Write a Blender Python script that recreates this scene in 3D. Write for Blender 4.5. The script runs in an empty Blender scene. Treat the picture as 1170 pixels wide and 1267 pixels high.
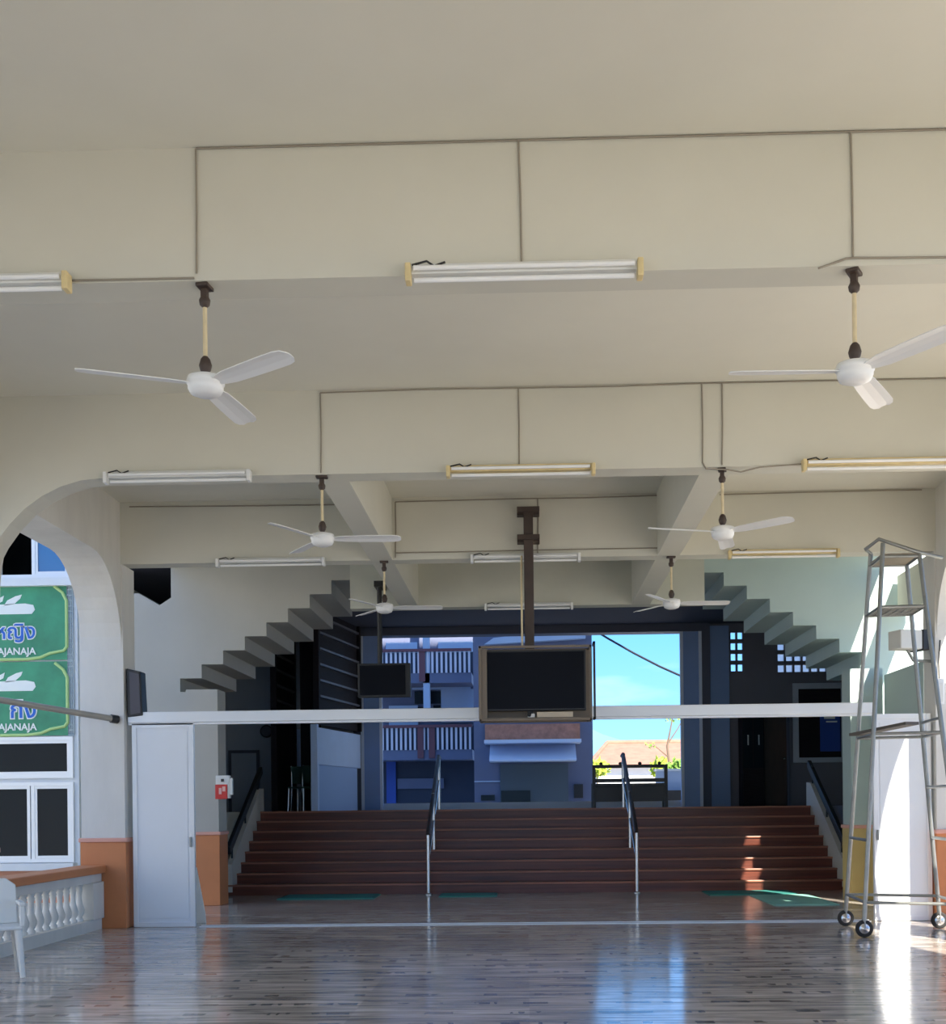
import bpy, math, random
from mathutils import Vector, Matrix
random.seed(7)
SC = bpy.context.scene
COL = SC.collection
PI = math.pi

# ------------------------------------------------------------------ camera
FPX, CX, CY = 1500.0, 612.0, 997.0
YAW, ROLL = math.radians(1.53), 0.011
EYE = Vector((0, 0, 1.4))
FWD = Vector((-math.sin(YAW), math.cos(YAW), 0))
R0 = Vector((math.cos(YAW), math.sin(YAW), 0)); U0 = Vector((0, 0, 1))
RT = R0 * math.cos(ROLL) - U0 * math.sin(ROLL)
UP = R0 * math.sin(ROLL) + U0 * math.cos(ROLL)

def at(px, py, Y):
    """the point of the vertical plane y = Y seen at a photo pixel (a survey aid)"""
    d = FWD + RT * ((px - CX) / FPX) + UP * ((CY - py) / FPX)
    return EYE + d * (Y / d.y)
def on_floor(px, py, z=0.0):
    d = FWD + RT * ((px - CX) / FPX) + UP * ((CY - py) / FPX)
    return EYE + d * ((z - EYE.z) / d.z)

cam = bpy.data.cameras.new('camera')
cam.sensor_fit = 'HORIZONTAL'; cam.sensor_width = 36.0
cam.lens = 36.0 * FPX / 1170.0
cam.shift_x = (585.0 - CX) / 1170.0
cam.shift_y = (CY - 633.5) / 1170.0
cam.clip_start = 0.05; cam.clip_end = 600
co = bpy.data.objects.new('camera', cam); COL.objects.link(co)
m3 = Matrix((RT, UP, -FWD)).transposed()
co.matrix_world = Matrix.Translation(EYE) @ m3.to_4x4()
SC.camera = co

# ------------------------------------------------------------------ materials
MATS = {}
def mat(name, col, rough=0.6, metal=0.0, var=0.0, vscale=2.0, bump=0.0, bscale=30.0, stain=None, spec=0.5,
        alpha=None, coat=0.0, vstretch=(1, 1, 1)):
    if name in MATS: return MATS[name]
    m = bpy.data.materials.new(name); m.use_nodes = True
    nt = m.node_tree; b = nt.nodes['Principled BSDF']
    b.inputs['Base Color'].default_value = (*col, 1)
    b.inputs['Roughness'].default_value = rough
    b.inputs['Metallic'].default_value = metal
    b.inputs['Specular IOR Level'].default_value = spec
    if coat: b.inputs['Coat Weight'].default_value = coat
    tc = nt.nodes.new('ShaderNodeTexCoord')
    if var or stain:
        mp = nt.nodes.new('ShaderNodeMapping'); mp.inputs['Scale'].default_value = vstretch
        nt.links.new(tc.outputs['Object'], mp.inputs['Vector'])
        n = nt.nodes.new('ShaderNodeTexNoise'); n.inputs['Scale'].default_value = vscale
        n.inputs['Detail'].default_value = 6; n.inputs['Roughness'].default_value = 0.6
        nt.links.new(mp.outputs[0], n.inputs['Vector'])
        r = nt.nodes.new('ShaderNodeValToRGB')
        r.color_ramp.elements[0].position = 0.3; r.color_ramp.elements[1].position = 0.7
        lo = [c * (1 - var) for c in col]; hi = [min(1, c * (1 + var * 0.6)) for c in col]
        if stain: lo = stain
        r.color_ramp.elements[0].color = (*lo, 1); r.color_ramp.elements[1].color = (*hi, 1)
        nt.links.new(n.outputs['Fac'], r.inputs['Fac'])
        nt.links.new(r.outputs['Color'], b.inputs['Base Color'])
    if bump:
        n2 = nt.nodes.new('ShaderNodeTexNoise'); n2.inputs['Scale'].default_value = bscale
        nt.links.new(tc.outputs['Object'], n2.inputs['Vector'])
        bp = nt.nodes.new('ShaderNodeBump'); bp.inputs['Strength'].default_value = bump
        bp.inputs['Distance'].default_value = 0.01
        nt.links.new(n2.outputs['Fac'], bp.inputs['Height'])
        nt.links.new(bp.outputs['Normal'], b.inputs['Normal'])
    MATS[name] = m
    return m

PAINT = mat('cream_wall_paint', (0.625, 0.61, 0.525), 0.75, var=0.05, vscale=0.7, bump=0.08, bscale=8)
CEIL = mat('cream_ceiling_paint', (0.72, 0.70, 0.605), 0.75, var=0.06, vscale=0.5, bump=0.05, bscale=5)
BLUEWHITE = mat('weathered_white_column_paint', (0.70, 0.68, 0.63), 0.7, var=0.10, vscale=1.6, vstretch=(1.5, 1.5, 0.4), bump=0.1)
STAIRPAINT = mat('grey_green_stair_paint', (0.46, 0.56, 0.53), 0.75, var=0.05, vscale=1.0)
ORANGE = mat('orange_dado_paint', (0.58, 0.215, 0.08), 0.55, var=0.10, vscale=2.0)
OCHRE = mat('ochre_dado_paint', (0.62, 0.45, 0.17), 0.55, var=0.08, vscale=2.0)
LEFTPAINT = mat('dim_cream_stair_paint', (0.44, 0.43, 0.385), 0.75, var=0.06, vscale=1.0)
PINKCAP = mat('pink_cap_paint', (0.70, 0.36, 0.28), 0.6)
WHITE = mat('white_enamel', (0.82, 0.82, 0.80), 0.35)
ALU = mat('white_powder_coated_aluminium', (0.78, 0.81, 0.84), 0.4, metal=0.0, var=0.03, vscale=0.8)
ALUF = mat('pale_aluminium_frame', (0.78, 0.80, 0.82), 0.35, metal=0.15)
STEEL = mat('galvanised_steel', (0.29, 0.30, 0.29), 0.42, metal=0.75, var=0.15, vscale=6)
STAINLESS = mat('stainless_steel', (0.62, 0.62, 0.62), 0.25, metal=0.9)
BROWNMETAL = mat('dark_brown_painted_steel', (0.055, 0.035, 0.026), 0.5, var=0.2, vscale=9)
BLACK = mat('black_plastic', (0.016, 0.016, 0.017), 0.45)
DARKWOOD = mat('dark_stained_wood', (0.018, 0.015, 0.018), 0.7, spec=0.12, var=0.3, vscale=5, vstretch=(1, 1, 6))
SLAT = mat('dusty_grey_slat', (0.075, 0.07, 0.085), 0.5)
RUBBER = mat('black_rubber', (0.02, 0.02, 0.02), 0.8)
CREAMROD = mat('yellowed_cream_enamel', (0.70, 0.58, 0.36), 0.45, var=0.1, vscale=12)
YELLOWED = mat('yellowed_lamp_housing', (0.72, 0.58, 0.30), 0.5, var=0.15, vscale=8)
TUBEW = mat('white_fluorescent_tube_glass', (0.86, 0.86, 0.84), 0.2)
WIRE = mat('dusty_grey_cable', (0.30, 0.265, 0.21), 0.7)
DKWIRE = mat('black_cable', (0.02, 0.02, 0.02), 0.6)
SCREEN = mat('dark_glossy_screen', (0.008, 0.009, 0.013), 0.3, spec=0.06)
TANFRAME = mat('dull_brown_steel_cage', (0.19, 0.15, 0.11), 0.5, metal=0.1)
BLUEWALL = mat('blue_grey_stage_paint', (0.40, 0.46, 0.54), 0.6, var=0.06, vscale=1.2)
BOARDP = mat('pale_blue_board', (0.50, 0.66, 0.95), 0.55, var=0.04, vscale=2)
DARKFRAME = mat('navy_grey_frame_paint', (0.075, 0.085, 0.13), 0.5)
STAGEWALL = mat('dim_stage_wall_paint', (0.16, 0.16, 0.19), 0.7, var=0.06, vscale=1.5)
GREENMAT = mat('teal_rubber_mat', (0.02, 0.17, 0.15), 0.8, bump=0.3, bscale=80)
SUNLITMAT = mat('sunlit_teal_mat', (0.20, 0.42, 0.36), 0.8, bump=0.3, bscale=80)  # paler copy of the teal mat, sunlight mixed into the colour
GREENPL = mat('dark_green_plastic', (0.015, 0.06, 0.045), 0.45)
RED = mat('red_paint', (0.60, 0.035, 0.03), 0.4)
BLUEPOSTER = mat('blue_poster_print', (0.02, 0.07, 0.36), 0.5)
GLASSDK = mat('dark_window_glass', (0.010, 0.015, 0.020), 0.08, spec=0.12)
GLASSBLUE = mat('blue_window_film', (0.05, 0.19, 0.42), 0.2)
VOID = mat('unlit_room_interior', (0.01, 0.01, 0.011), 0.9)
BANNER = mat('green_banner_vinyl', (0.04, 0.30, 0.16), 0.45, var=0.35, vscale=1.2)
BANBLUE = mat('blue_banner_ink', (0.01, 0.12, 0.55), 0.5)
BANWHITE = mat('white_banner_ink', (0.80, 0.84, 0.82), 0.5)
BANLINE = mat('lime_banner_ink', (0.45, 0.66, 0.26), 0.5)
FACADE = mat('white_facade_paint', (0.72, 0.75, 0.78), 0.7, var=0.05)
LATTICE = mat('grey_lattice_steel', (0.33, 0.40, 0.44), 0.5)
GROUND = mat('pale_concrete_ground', (0.52, 0.48, 0.41), 0.9, var=0.12, vscale=0.6)
FARWALL = mat('faded_lilac_wall', (0.13, 0.15, 0.235), 0.8, var=0.08, vscale=0.8)
FARPALE = mat('pale_blue_wall', (0.38, 0.48, 0.64), 0.8, var=0.05, vscale=0.8)
FARRED = mat('dull_red_rail_paint', (0.14, 0.055, 0.07), 0.7)
BRICK = mat('brown_brick_band', (0.44, 0.20, 0.13), 0.85, var=0.3, vscale=5)
AWNING = mat('pale_blue_awning', (0.52, 0.61, 0.78), 0.6)
ROOFT = mat('orange_clay_roof', (0.33, 0.165, 0.11), 0.8, var=0.18, vscale=2)
LEAF = mat('yellow_green_leaves', (0.45, 0.56, 0.06), 0.7, var=0.4, vscale=6)
LEAFD = mat('green_leaves', (0.20, 0.36, 0.06), 0.7, var=0.4, vscale=6)
BARK = mat('grey_brown_bark', (0.17, 0.12, 0.08), 0.9)
HILL = mat('hazy_blue_hill', (0.14, 0.28, 0.34), 0.9)
DOORBROWN = mat('dark_brown_door_wood', (0.065, 0.032, 0.02), 0.5, var=0.2, vscale=6, vstretch=(3, 3, 0.5))
PLASTICW = mat('white_plastic', (0.74, 0.74, 0.70), 0.4)
UPPERW = mat('school_upper_wall_paint', (0.62, 0.60, 0.55), 0.8)

def step_material():
    m = bpy.data.materials.new('red_brown_step_boards'); m.use_nodes = True
    nt = m.node_tree; b = nt.nodes['Principled BSDF']
    tc = nt.nodes.new('ShaderNodeTexCoord')
    mp = nt.nodes.new('ShaderNodeMapping'); mp.inputs['Scale'].default_value = (0.5, 6, 14)
    nt.links.new(tc.outputs['Object'], mp.inputs[0])
    n = nt.nodes.new('ShaderNodeTexNoise'); n.inputs['Scale'].default_value = 1.5; n.inputs['Detail'].default_value = 8
    nt.links.new(mp.outputs[0], n.inputs['Vector'])
    r = nt.nodes.new('ShaderNodeValToRGB')
    r.color_ramp.elements[0].position = 0.3; r.color_ramp.elements[0].color = (0.066, 0.017, 0.0095, 1)
    r.color_ramp.elements[1].position = 0.72; r.color_ramp.elements[1].color = (0.17, 0.045, 0.025, 1)
    nt.links.new(n.outputs['Fac'], r.inputs[0]); nt.links.new(r.outputs[0], b.inputs['Base Color'])
    b.inputs['Roughness'].default_value = 0.38
    return m
STEP = step_material()
STEPLIP = mat('worn_step_nosing', (0.32, 0.13, 0.08), 0.4, var=0.25, vscale=1.2)

def floor_material():
    m = bpy.data.materials.new('polished_grey_plank_tiles'); m.use_nodes = True
    nt = m.node_tree; b = nt.nodes['Principled BSDF']; L = nt.links.new
    def N(t, **k):
        q = nt.nodes.new(t)
        for a, v in k.items(): setattr(q, a, v)
        return q
    def M(op, a, bb=None):
        q = N('ShaderNodeMath', operation=op)
        for i, v in enumerate((a, bb)):
            if v is None: continue
            if isinstance(v, (int, float)): q.inputs[i].default_value = v
            else: L(v, q.inputs[i])
        return q.outputs[0]
    tc = N('ShaderNodeTexCoord'); sep = N('ShaderNodeSeparateXYZ'); L(tc.outputs['Object'], sep.inputs[0])
    def noise(scale, sc3, det, dist=0.0):
        mp = N('ShaderNodeMapping'); mp.inputs['Scale'].default_value = sc3; L(tc.outputs['Object'], mp.inputs[0])
        n = N('ShaderNodeTexNoise'); n.inputs['Scale'].default_value = scale; n.inputs['Detail'].default_value = det
        n.inputs['Roughness'].default_value = 0.6; n.inputs['Distortion'].default_value = dist
        L(mp.outputs[0], n.inputs['Vector']); return n.outputs['Fac']
    # rows of tiles 0.4 m deep with a row-to-row tone change
    row = M('FLOOR', M('DIVIDE', sep.outputs['Y'], 0.40))
    wn = N('ShaderNodeTexWhiteNoise', noise_dimensions='2D'); cmb = N('ShaderNodeCombineXYZ')
    L(row, cmb.inputs[0]); L(M('FLOOR', M('DIVIDE', sep.outputs['X'], 1.2)), cmb.inputs[1]); L(cmb.outputs[0], wn.inputs['Vector'])
    fr = M('FRACT', M('DIVIDE', sep.outputs['Y'], 0.40))
    line = M('LESS_THAN', M('ABSOLUTE', M('SUBTRACT', fr, 0.5)), 0.10)
    dash = M('MULTIPLY', line, M('GREATER_THAN', noise(1.0, (5.0, 0.9, 1), 2), 0.55))
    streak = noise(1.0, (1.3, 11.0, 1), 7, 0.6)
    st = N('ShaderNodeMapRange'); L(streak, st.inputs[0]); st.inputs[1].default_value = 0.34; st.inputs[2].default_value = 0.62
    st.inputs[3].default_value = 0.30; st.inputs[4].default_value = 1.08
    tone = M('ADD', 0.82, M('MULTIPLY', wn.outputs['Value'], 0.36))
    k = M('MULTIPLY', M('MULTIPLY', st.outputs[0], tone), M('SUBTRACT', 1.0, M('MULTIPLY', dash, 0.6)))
    mx = N('ShaderNodeMix', data_type='RGBA', blend_type='MULTIPLY'); mx.inputs[0].default_value = 1.0
    mx.inputs[6].default_value = (0.58, 0.515, 0.46, 1)
    cc = N('ShaderNodeCombineXYZ'); L(k, cc.inputs[0]); L(k, cc.inputs[1]); L(k, cc.inputs[2]); L(cc.outputs[0], mx.inputs[7])
    L(mx.outputs[2], b.inputs['Base Color'])
    rr = N('ShaderNodeMapRange'); rr.inputs[1].default_value = 0.35; rr.inputs[2].default_value = 0.65
    rr.inputs[3].default_value = 0.20; rr.inputs[4].default_value = 0.06
    b.inputs['IOR'].default_value = 1.6
    L(streak, rr.inputs[0]); L(rr.outputs[0], b.inputs['Roughness'])
    bp = N('ShaderNodeBump'); bp.inputs['Strength'].default_value = 0.05; bp.inputs['Distance'].default_value = 0.002
    L(streak, bp.inputs['Height']); L(bp.outputs[0], b.inputs['Normal'])
    return m
FLOORM = floor_material()

# ------------------------------------------------------------------ mesh helpers
class MB:
    def __init__(s): s.v = []; s.f = []; s.sm = []
    def add(s, vs, fs, smooth=False):
        o = len(s.v); s.v += [tuple(v) for v in vs]
        for f in fs: s.f.append(tuple(i + o for i in f)); s.sm.append(smooth)
        return s
    def box(s, x0, x1, y0, y1, z0, z1):
        x0, x1 = min(x0, x1), max(x0, x1); y0, y1 = min(y0, y1), max(y0, y1); z0, z1 = min(z0, z1), max(z0, z1)
        v = [(x0, y0, z0), (x1, y0, z0), (x1, y1, z0), (x0, y1, z0), (x0, y0, z1), (x1, y0, z1), (x1, y1, z1), (x0, y1, z1)]
        return s.add(v, [(0, 3, 2, 1), (4, 5, 6, 7), (0, 1, 5, 4), (1, 2, 6, 5), (2, 3, 7, 6), (3, 0, 4, 7)])
    def bar(s, a, b, w, h):
        """a rectangular bar from a to b"""
        a, b = Vector(a), Vector(b); d = (b - a).normalized()
        ref = Vector((0, 0, 1)) if abs(d.z) < 0.95 else Vector((0, 1, 0))
        e = d.cross(ref).normalized(); g = e.cross(d).normalized()
        v = []
        for p in (a, b):
            for (i, j) in ((-1, -1), (1, -1), (1, 1), (-1, 1)): v.append(p + e * (i * w / 2) + g * (j * h / 2))
        return s.add(v, [(3, 2, 1, 0), (4, 5, 6, 7), (0, 1, 5, 4), (1, 2, 6, 5), (2, 3, 7, 6), (3, 0, 4, 7)])
    def tube(s, pts, r, n=10, r1=None):
        pts = [Vector(p) for p in pts]; rings = []
        prev = None
        for i, p in enumerate(pts):
            if i == 0: d = pts[1] - p
            elif i == len(pts) - 1: d = p - pts[i - 1]
            else: d = (pts[i + 1] - p).normalized() + (p - pts[i - 1]).normalized()
            d.normalize()
            if prev is None:
                ref = Vector((0, 0, 1)) if abs(d.z) < 0.9 else Vector((0, 1, 0))
                e = d.cross(ref).normalized()
            else:
                e = (prev - d * prev.dot(d)).normalized()
            prev = e; g = d.cross(e)
            rad = r if r1 is None else r + (r1 - r) * i / (len(pts) - 1)
            rings.append([p + (e * math.cos(2 * PI * k / n) + g * math.sin(2 * PI * k / n)) * rad for k in range(n)])
        v = [q for ring in rings for q in ring]; f = []
        for i in range(len(rings) - 1):
            for k in range(n):
                f.append((i * n + k, i * n + (k + 1) % n, (i + 1) * n + (k + 1) % n, (i + 1) * n + k))
        s.add(v, f, True)
        o = len(rings) - 1
        s.add(rings[0], [tuple(range(n - 1, -1, -1))]); s.add(rings[-1], [tuple(range(n))])
        return s
    def lathe(s, prof, c=(0, 0, 0), n=20, axis='z', smooth=True):
        c = Vector(c); v = []; f = []
        for (r, h) in prof:
            for k in range(n):
                a = 2 * PI * k / n
                if axis == 'z': v.append(c + Vector((r * math.cos(a), r * math.sin(a), h)))
                elif axis == 'y': v.append(c + Vector((r * math.cos(a), h, r * math.sin(a))))
                else: v.append(c + Vector((h, r * math.cos(a), r * math.sin(a))))
        for i in range(len(prof) - 1):
            for k in range(n):
                f.append((i * n + k, i * n + (k + 1) % n, (i + 1) * n + (k + 1) % n, (i + 1) * n + k))
        s.add(v, f, smooth)
        if prof[0][0] > 1e-4: s.add(v[:n], [tuple(range(n - 1, -1, -1))])
        if prof[-1][0] > 1e-4: s.add(v[-n:], [tuple(range(n))])
        return s
    def prism(s, poly, plane, d0, d1):
        """polygon extruded: plane 'xz' along y, 'yz' along x, 'xy' along z"""
        def P(u, w, d):
            return {'xz': (u, d, w), 'yz': (d, u, w), 'xy': (u, w, d)}[plane]
        n = len(poly)
        v = [P(u, w, d0) for u, w in poly] + [P(u, w, d1) for u, w in poly]
        f = [tuple(range(n)), tuple(range(2 * n - 1, n - 1, -1))]
        for i in range(n): f.append((i, i + n, (i + 1) % n + n, (i + 1) % n))
        return s.add(v, f)
    def ball(s, c, rx, ry, rz, n=12, m=8):
        v = []; f = []
        c = Vector(c)
        for i in range(m + 1):
            t = PI * i / m
            for k in range(n):
                a = 2 * PI * k / n
                v.append(c + Vector((rx * math.sin(t) * math.cos(a), ry * math.sin(t) * math.sin(a), rz * math.cos(t))))
        for i in range(m):
            for k in range(n): f.append((i * n + k, (i + 1) * n + k, (i + 1) * n + (k + 1) % n, i * n + (k + 1) % n))
        return s.add(v, f, True)
    def shift(s, dv):
        s.v = [(v[0] + dv[0], v[1] + dv[1], v[2] + dv[2]) for v in s.v]; return s
    def build(s, name, m, parent=None, bevel=0.0, loc=None):
        me = bpy.data.meshes.new(name); me.from_pydata(s.v, [], s.f)
        for p, q in zip(me.polygons, s.sm): p.use_smooth = q
        import bmesh
        bm = bmesh.new(); bm.from_mesh(me)
        bmesh.ops.recalc_face_normals(bm, faces=bm.faces); bm.to_mesh(me); bm.free()
        me.materials.append(m)
        o = bpy.data.objects.new(name, me); COL.objects.link(o)
        if parent is not None: o.parent = parent
        if loc is not None: o.location = loc
        if bevel:
            b = o.modifiers.new('edge', 'BEVEL'); b.width = bevel; b.segments = 2; b.limit_method = 'ANGLE'
        return o

def tag(o, label, cat, group=None, kind=None):
    if label: o['label'] = label
    if cat: o['category'] = cat
    if group: o['group'] = group
    if kind: o['kind'] = kind
    return o
def thing(name, label, cat, loc=(0, 0, 0), rz=0.0, group=None, kind=None):
    e = bpy.data.objects.new(name, None); COL.objects.link(e); e.empty_display_size = 0.1
    e.location = loc; e.rotation_euler = (0, 0, rz)
    return tag(e, label, cat, group, kind)
def copy_tree(o, parent=None):
    c = o.copy(); COL.objects.link(c)
    if parent is not None: c.parent = parent
    for ch in [x for x in COL.objects if x.parent == o]: copy_tree(ch, c)
    return c
def struct(name, mb, m, label=None, cat=None, bevel=0.0):
    o = mb.build(name, m, bevel=bevel); return tag(o, label, cat, kind='structure')

# ------------------------------------------------------------------ key levels
ZC = 5.03                     # ceiling
ZB = 4.30                     # beam undersides
YB = (2.8, 6.61, 10.5, 14.2)  # front faces of the cross beams
BW = 0.25
XI, XO = 4.75, 5.27           # columns, inner and outer faces
YS = 24.6                     # back of the stage
ZS = 1.34                     # stage floor

# ------------------------------------------------------------------ floor, ground, ceiling
struct('floor', MB().box(-5.3, 5.3, -13.0, 19.42, -0.12, 0.0), FLOORM, 'polished grey plank tiled hall floor', 'floor')
struct('ground', MB().box(-70, 80, -60, 140, -0.5, -0.13), GROUND, 'pale concrete yard outside the hall', 'ground')
struct('ceiling', MB().box(-5.3, 5.3, -13.0, 17.9, ZC, ZC + 0.2), CEIL, 'cream painted slab over the hall', 'ceiling')
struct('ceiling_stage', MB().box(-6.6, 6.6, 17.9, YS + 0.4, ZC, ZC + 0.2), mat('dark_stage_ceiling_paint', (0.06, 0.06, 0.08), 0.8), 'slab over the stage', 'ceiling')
struct('wall_upper', MB().box(-5.3, 5.3, -13.0, YS + 1.2, ZC + 0.2, 22.0), UPPERW, 'upper storeys of the school block over the hall', 'wall')

def fillet(x_in, x_col, z_top, r, n=10, sgn=1):
    pts = []
    for i in range(n + 1):
        a = PI / 2 * i / n
        pts.append((x_in + sgn * r * math.sin(a), z_top - r * 1.15 * (1 - math.cos(a))))
    return pts
# cross beams with curved haunches down to the columns
names = ['cross beam above the camera', 'nearest visible cross beam, carrying the two nearest fans',
         'middle cross beam, with a curved haunch at its left end', 'far cross beam carrying the television pole, above the partition header']
for k, y in enumerate(YB):
    R = 1.15; XI_ = XI; XI = XI_ + (0.09 if k == 2 else 0)
    if k < 3:
        poly = [(-XO, ZC), (XO, ZC), (XO, ZB - R * 1.15), (XI, ZB - R * 1.15)]
        poly += list(reversed(fillet(XI - R, XI, ZB, R)))[1:]
        poly += [(-x, z) for x, z in fillet(XI - R, XI, ZB, R)][0:-1]
        poly += [(-XI, ZB - R * 1.15), (-XO, ZB - R * 1.15)]
    else:
        poly = [(-XO, ZC), (XO, ZC), (XO, ZB), (-XO, ZB)]
    struct('ceiling_beam', MB().prism(poly, 'xz', y, y + BW), PAINT, 'cream ' + names[k], 'beam')
    XI = XI_
# longitudinal beams between third, fourth and stage beams
for sx in (-1, 1):
    for (a, b, w) in ((YB[2] + BW, YB[3], 'between the middle and far cross beams'), (YB[3] + BW, 17.64, 'between the far cross beam and the stage beam')):
        struct('ceiling_beam', MB().box(sx * 1.55, sx * 1.81, a, b, ZB, ZC), PAINT,
               f"{'left' if sx < 0 else 'right'} lengthwise cream beam {w}", 'beam')
    # side beams along the column rows, arched into the columns
    for (a, b, w) in ((YB[0] + 0.4, YB[1], 'first'), (YB[1] + 0.4, YB[2], 'second'), (YB[2] + 0.4, YB[3], 'third')):
        R = 0.92
        poly = [(a, ZC), (b, ZC), (b, ZB - R * 1.1)]
        pts = []
        for i in range(1, 11):
            t = PI / 2 * i / 10
            pts.append((b - R + R * math.cos(t), ZB - R * 1.1 * (1 - math.sin(t))))
        poly += pts
        pts2 = [(a + (b - u), z) for u, z in reversed(pts)]
        poly += pts2 + [(a, ZB - R * 1.1)]
        struct('ceiling_beam', MB().prism(poly, 'yz', sx * (XI + 0.02), sx * (XO - 0.02)), BLUEWHITE,
               f"{'left' if sx < 0 else 'right'} arched side beam over the {w} bay", 'beam')
struct('ceiling_beam', MB().box(-2.55, 2.6, 17.64, 17.88, ZB, ZC), mat('grey_cream_beam_paint', (0.55, 0.55, 0.47), 0.75, var=0.05), 'grey beam at the front of the stage', 'beam')

# ------------------------------------------------------------------ columns
def column(x0, x1, y0, y1, ztop, label, base_m, shaft_m):
    cx, cy = (x0 + x1) / 2, (y0 + y1) / 2
    e = thing('column', label, 'column', (cx, cy, 0), kind='structure')
    a, b = (x1 - x0) / 2, (y1 - y0) / 2
    MB().box(-a, a, -b, b, 1.07, ztop).build('shaft', shaft_m, e)
    MB().box(-a - 0.012, a + 0.012, -b - 0.012, b + 0.012, 0, 1.02).build('base', base_m, e, bevel=0.006)
    MB().box(-a - 0.03, a + 0.03, -b - 0.03, b + 0.03, 1.02, 1.07).build('base_cap', PINKCAP, e, bevel=0.01)
    return e
for sx in (-1, 1):
    side = 'left' if sx < 0 else 'right'
    for k, y in enumerate(YB):
        nm = {3: f"white {side} column beside the {'balustrade' if sx < 0 else 'rolling scaffold'}, with orange base",
              2: f'{side} column one bay nearer than the partition', 1: f'{side} column two bays nearer than the partition',
              0: f'{side} column nearest the camera'}[k]
        off = 0.09 if k == 2 else 0.0
        column(min(sx * (XI + off), sx * (XO + off)), max(sx * (XI + off), sx * (XO + off)), y, y + 0.42, ZB if k == 3 else ZB - 1.3, nm, ORANGE, BLUEWHITE)
column(5.17, 5.5, 12.3, 12.6, ZB - 0.0, 'slim column added in the open right side to shade the door panel', ORANGE, BLUEWHITE)  # out of view, added to shadow the right part of the door panel
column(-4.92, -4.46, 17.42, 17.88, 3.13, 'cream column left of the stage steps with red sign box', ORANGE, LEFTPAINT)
column(4.62, 5.08, 17.42, 17.88, 3.3, 'pale green column right of the stage steps with ochre base', OCHRE, STAIRPAINT)

# ------------------------------------------------------------------ stage
struct('floor_stage', MB().box(-6.6, 6.6, 21.83, YS + 0.5, -0.1, ZS), mat('dark_polished_stage_floor', (0.10, 0.05, 0.04), 0.22, var=0.2, vscale=2), 'dark polished stage floor', 'floor')
st = thing('stage_steps', 'wide flight of red brown wooden steps up to the stage', 'steps', (0.12, 19.42, 0))
for k in range(8):
    z1 = ZS / 8 * (k + 1); y0 = 0.3 * k
    s = MB().box(-5.0, 5.0, y0, 2.4, ZS / 8 * k, z1 - 0.001).build('step', STEP, st)
    MB().box(-5.0, 5.0, y0 - 0.022, y0 + 0.03, z1 - 0.028, z1 + 0.004).build('nosing', STEPLIP, s, bevel=0.006)
# walls either side and behind
struct('wall_stage_left', MB().box(-6.6, -6.45, 17.9, YS + 0.3, -0.1, ZC), PAINT, 'left side wall of the stage', 'wall')
struct('wall_stage_right', MB().box(6.45, 6.6, 17.9, YS + 0.3, -0.1, ZC), mat('teal_wall_paint', (0.16, 0.34, 0.35), 0.7), 'right side wall of the stage', 'wall')
ZLL = at(302.8, 804.4, 17.9).z - 0.2035 * 3
ZLR = at(981, 774, 17.9).z - 0.2 * 3
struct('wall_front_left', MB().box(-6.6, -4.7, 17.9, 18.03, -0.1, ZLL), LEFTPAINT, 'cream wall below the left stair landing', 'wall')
struct('wall_front_right', MB().box(4.9, 6.6, 17.9, 18.03, -0.1, ZLR), STAIRPAINT, 'grey green wall below the right stair landing', 'wall')
struct('wall_added_sun_block', MB().box(5.1, 5.25, 15.7, 17.42, -0.1, 3.2), STAIRPAINT, 'low side wall added between the right columns to block sun', 'wall')  # added to cut down the sun patch on the steps
struct('trim_added_sun_block', MB().box(5.42, 5.6, 14.7, 17.8, 4.1, 4.68), PAINT, 'added sun blocking beam outside, right of the stage stair', 'beam')  # added to keep direct sun off the upper steps
struct('wall_steps_left', MB().box(-6.45, -5.0, 18.04, 21.82, -0.1, ZS), PAINT, 'low wall filling left of the steps', 'wall')
struct('wall_steps_right', MB().box(5.25, 6.45, 18.04, 21.82, -0.1, ZS), STAGEWALL, 'low wall filling right of the steps', 'wall')
ZL = at(655, 785, YS).z        # lintel underside of the rear opening
XL0, XL1 = at(449, 900, YS).x, at(472, 900, YS).x
XR0, XR1 = at(843, 900, YS).x, at(866, 900, YS).x
struct('wall_back_left', MB().box(-6.45, XL0 - 0.18, YS, YS + 0.2, ZS, ZC), BLUEWALL, 'blue grey rear stage wall on the left', 'wall')
struct('trim_1', MB().box(XL0 - 0.18, XR1 + 0.1, YS - 0.12, YS + 0.25, ZL, ZC), DARKFRAME, 'dark lintel over the rear stage opening', 'lintel')
def pillar(x0, x1, label):
    e = thing('trim_2', label, 'pillar', ((x0 + x1) / 2, YS + 0.05, ZS), kind='structure')
    a = (x1 - x0) / 2
    MB().box(-a, a, -0.15, 0.15, 0, ZL - ZS).build('pillar_body', mat('slate_blue_pillar_paint', (0.24, 0.37, 0.68), 0.5, var=0.06), e)
    for s in (-1, 1):
        MB().box(s * a - 0.03, s * a + 0.03, -0.175, -0.13, 0, ZL - ZS).build('edge_strip', mat('pale_lilac_edge_paint', (0.72, 0.80, 0.95), 0.5), e)
struct('trim_10', MB().box(XL1 + 0.03, XR0 - 0.03, YS - 0.05, YS + 0.25, ZS, ZS + 0.13), mat('threshold_sky_reflection', (0.62, 0.70, 0.84), 0.3), 'pale raised threshold of the rear stage opening', 'threshold')  # pale blue stands in for sky reflected along this strip
pillar(XL0, XL1, 'blue grey pillar at the left of the rear opening')
pillar(XR0, XR1, 'blue grey pillar at the right of the rear opening')
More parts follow.
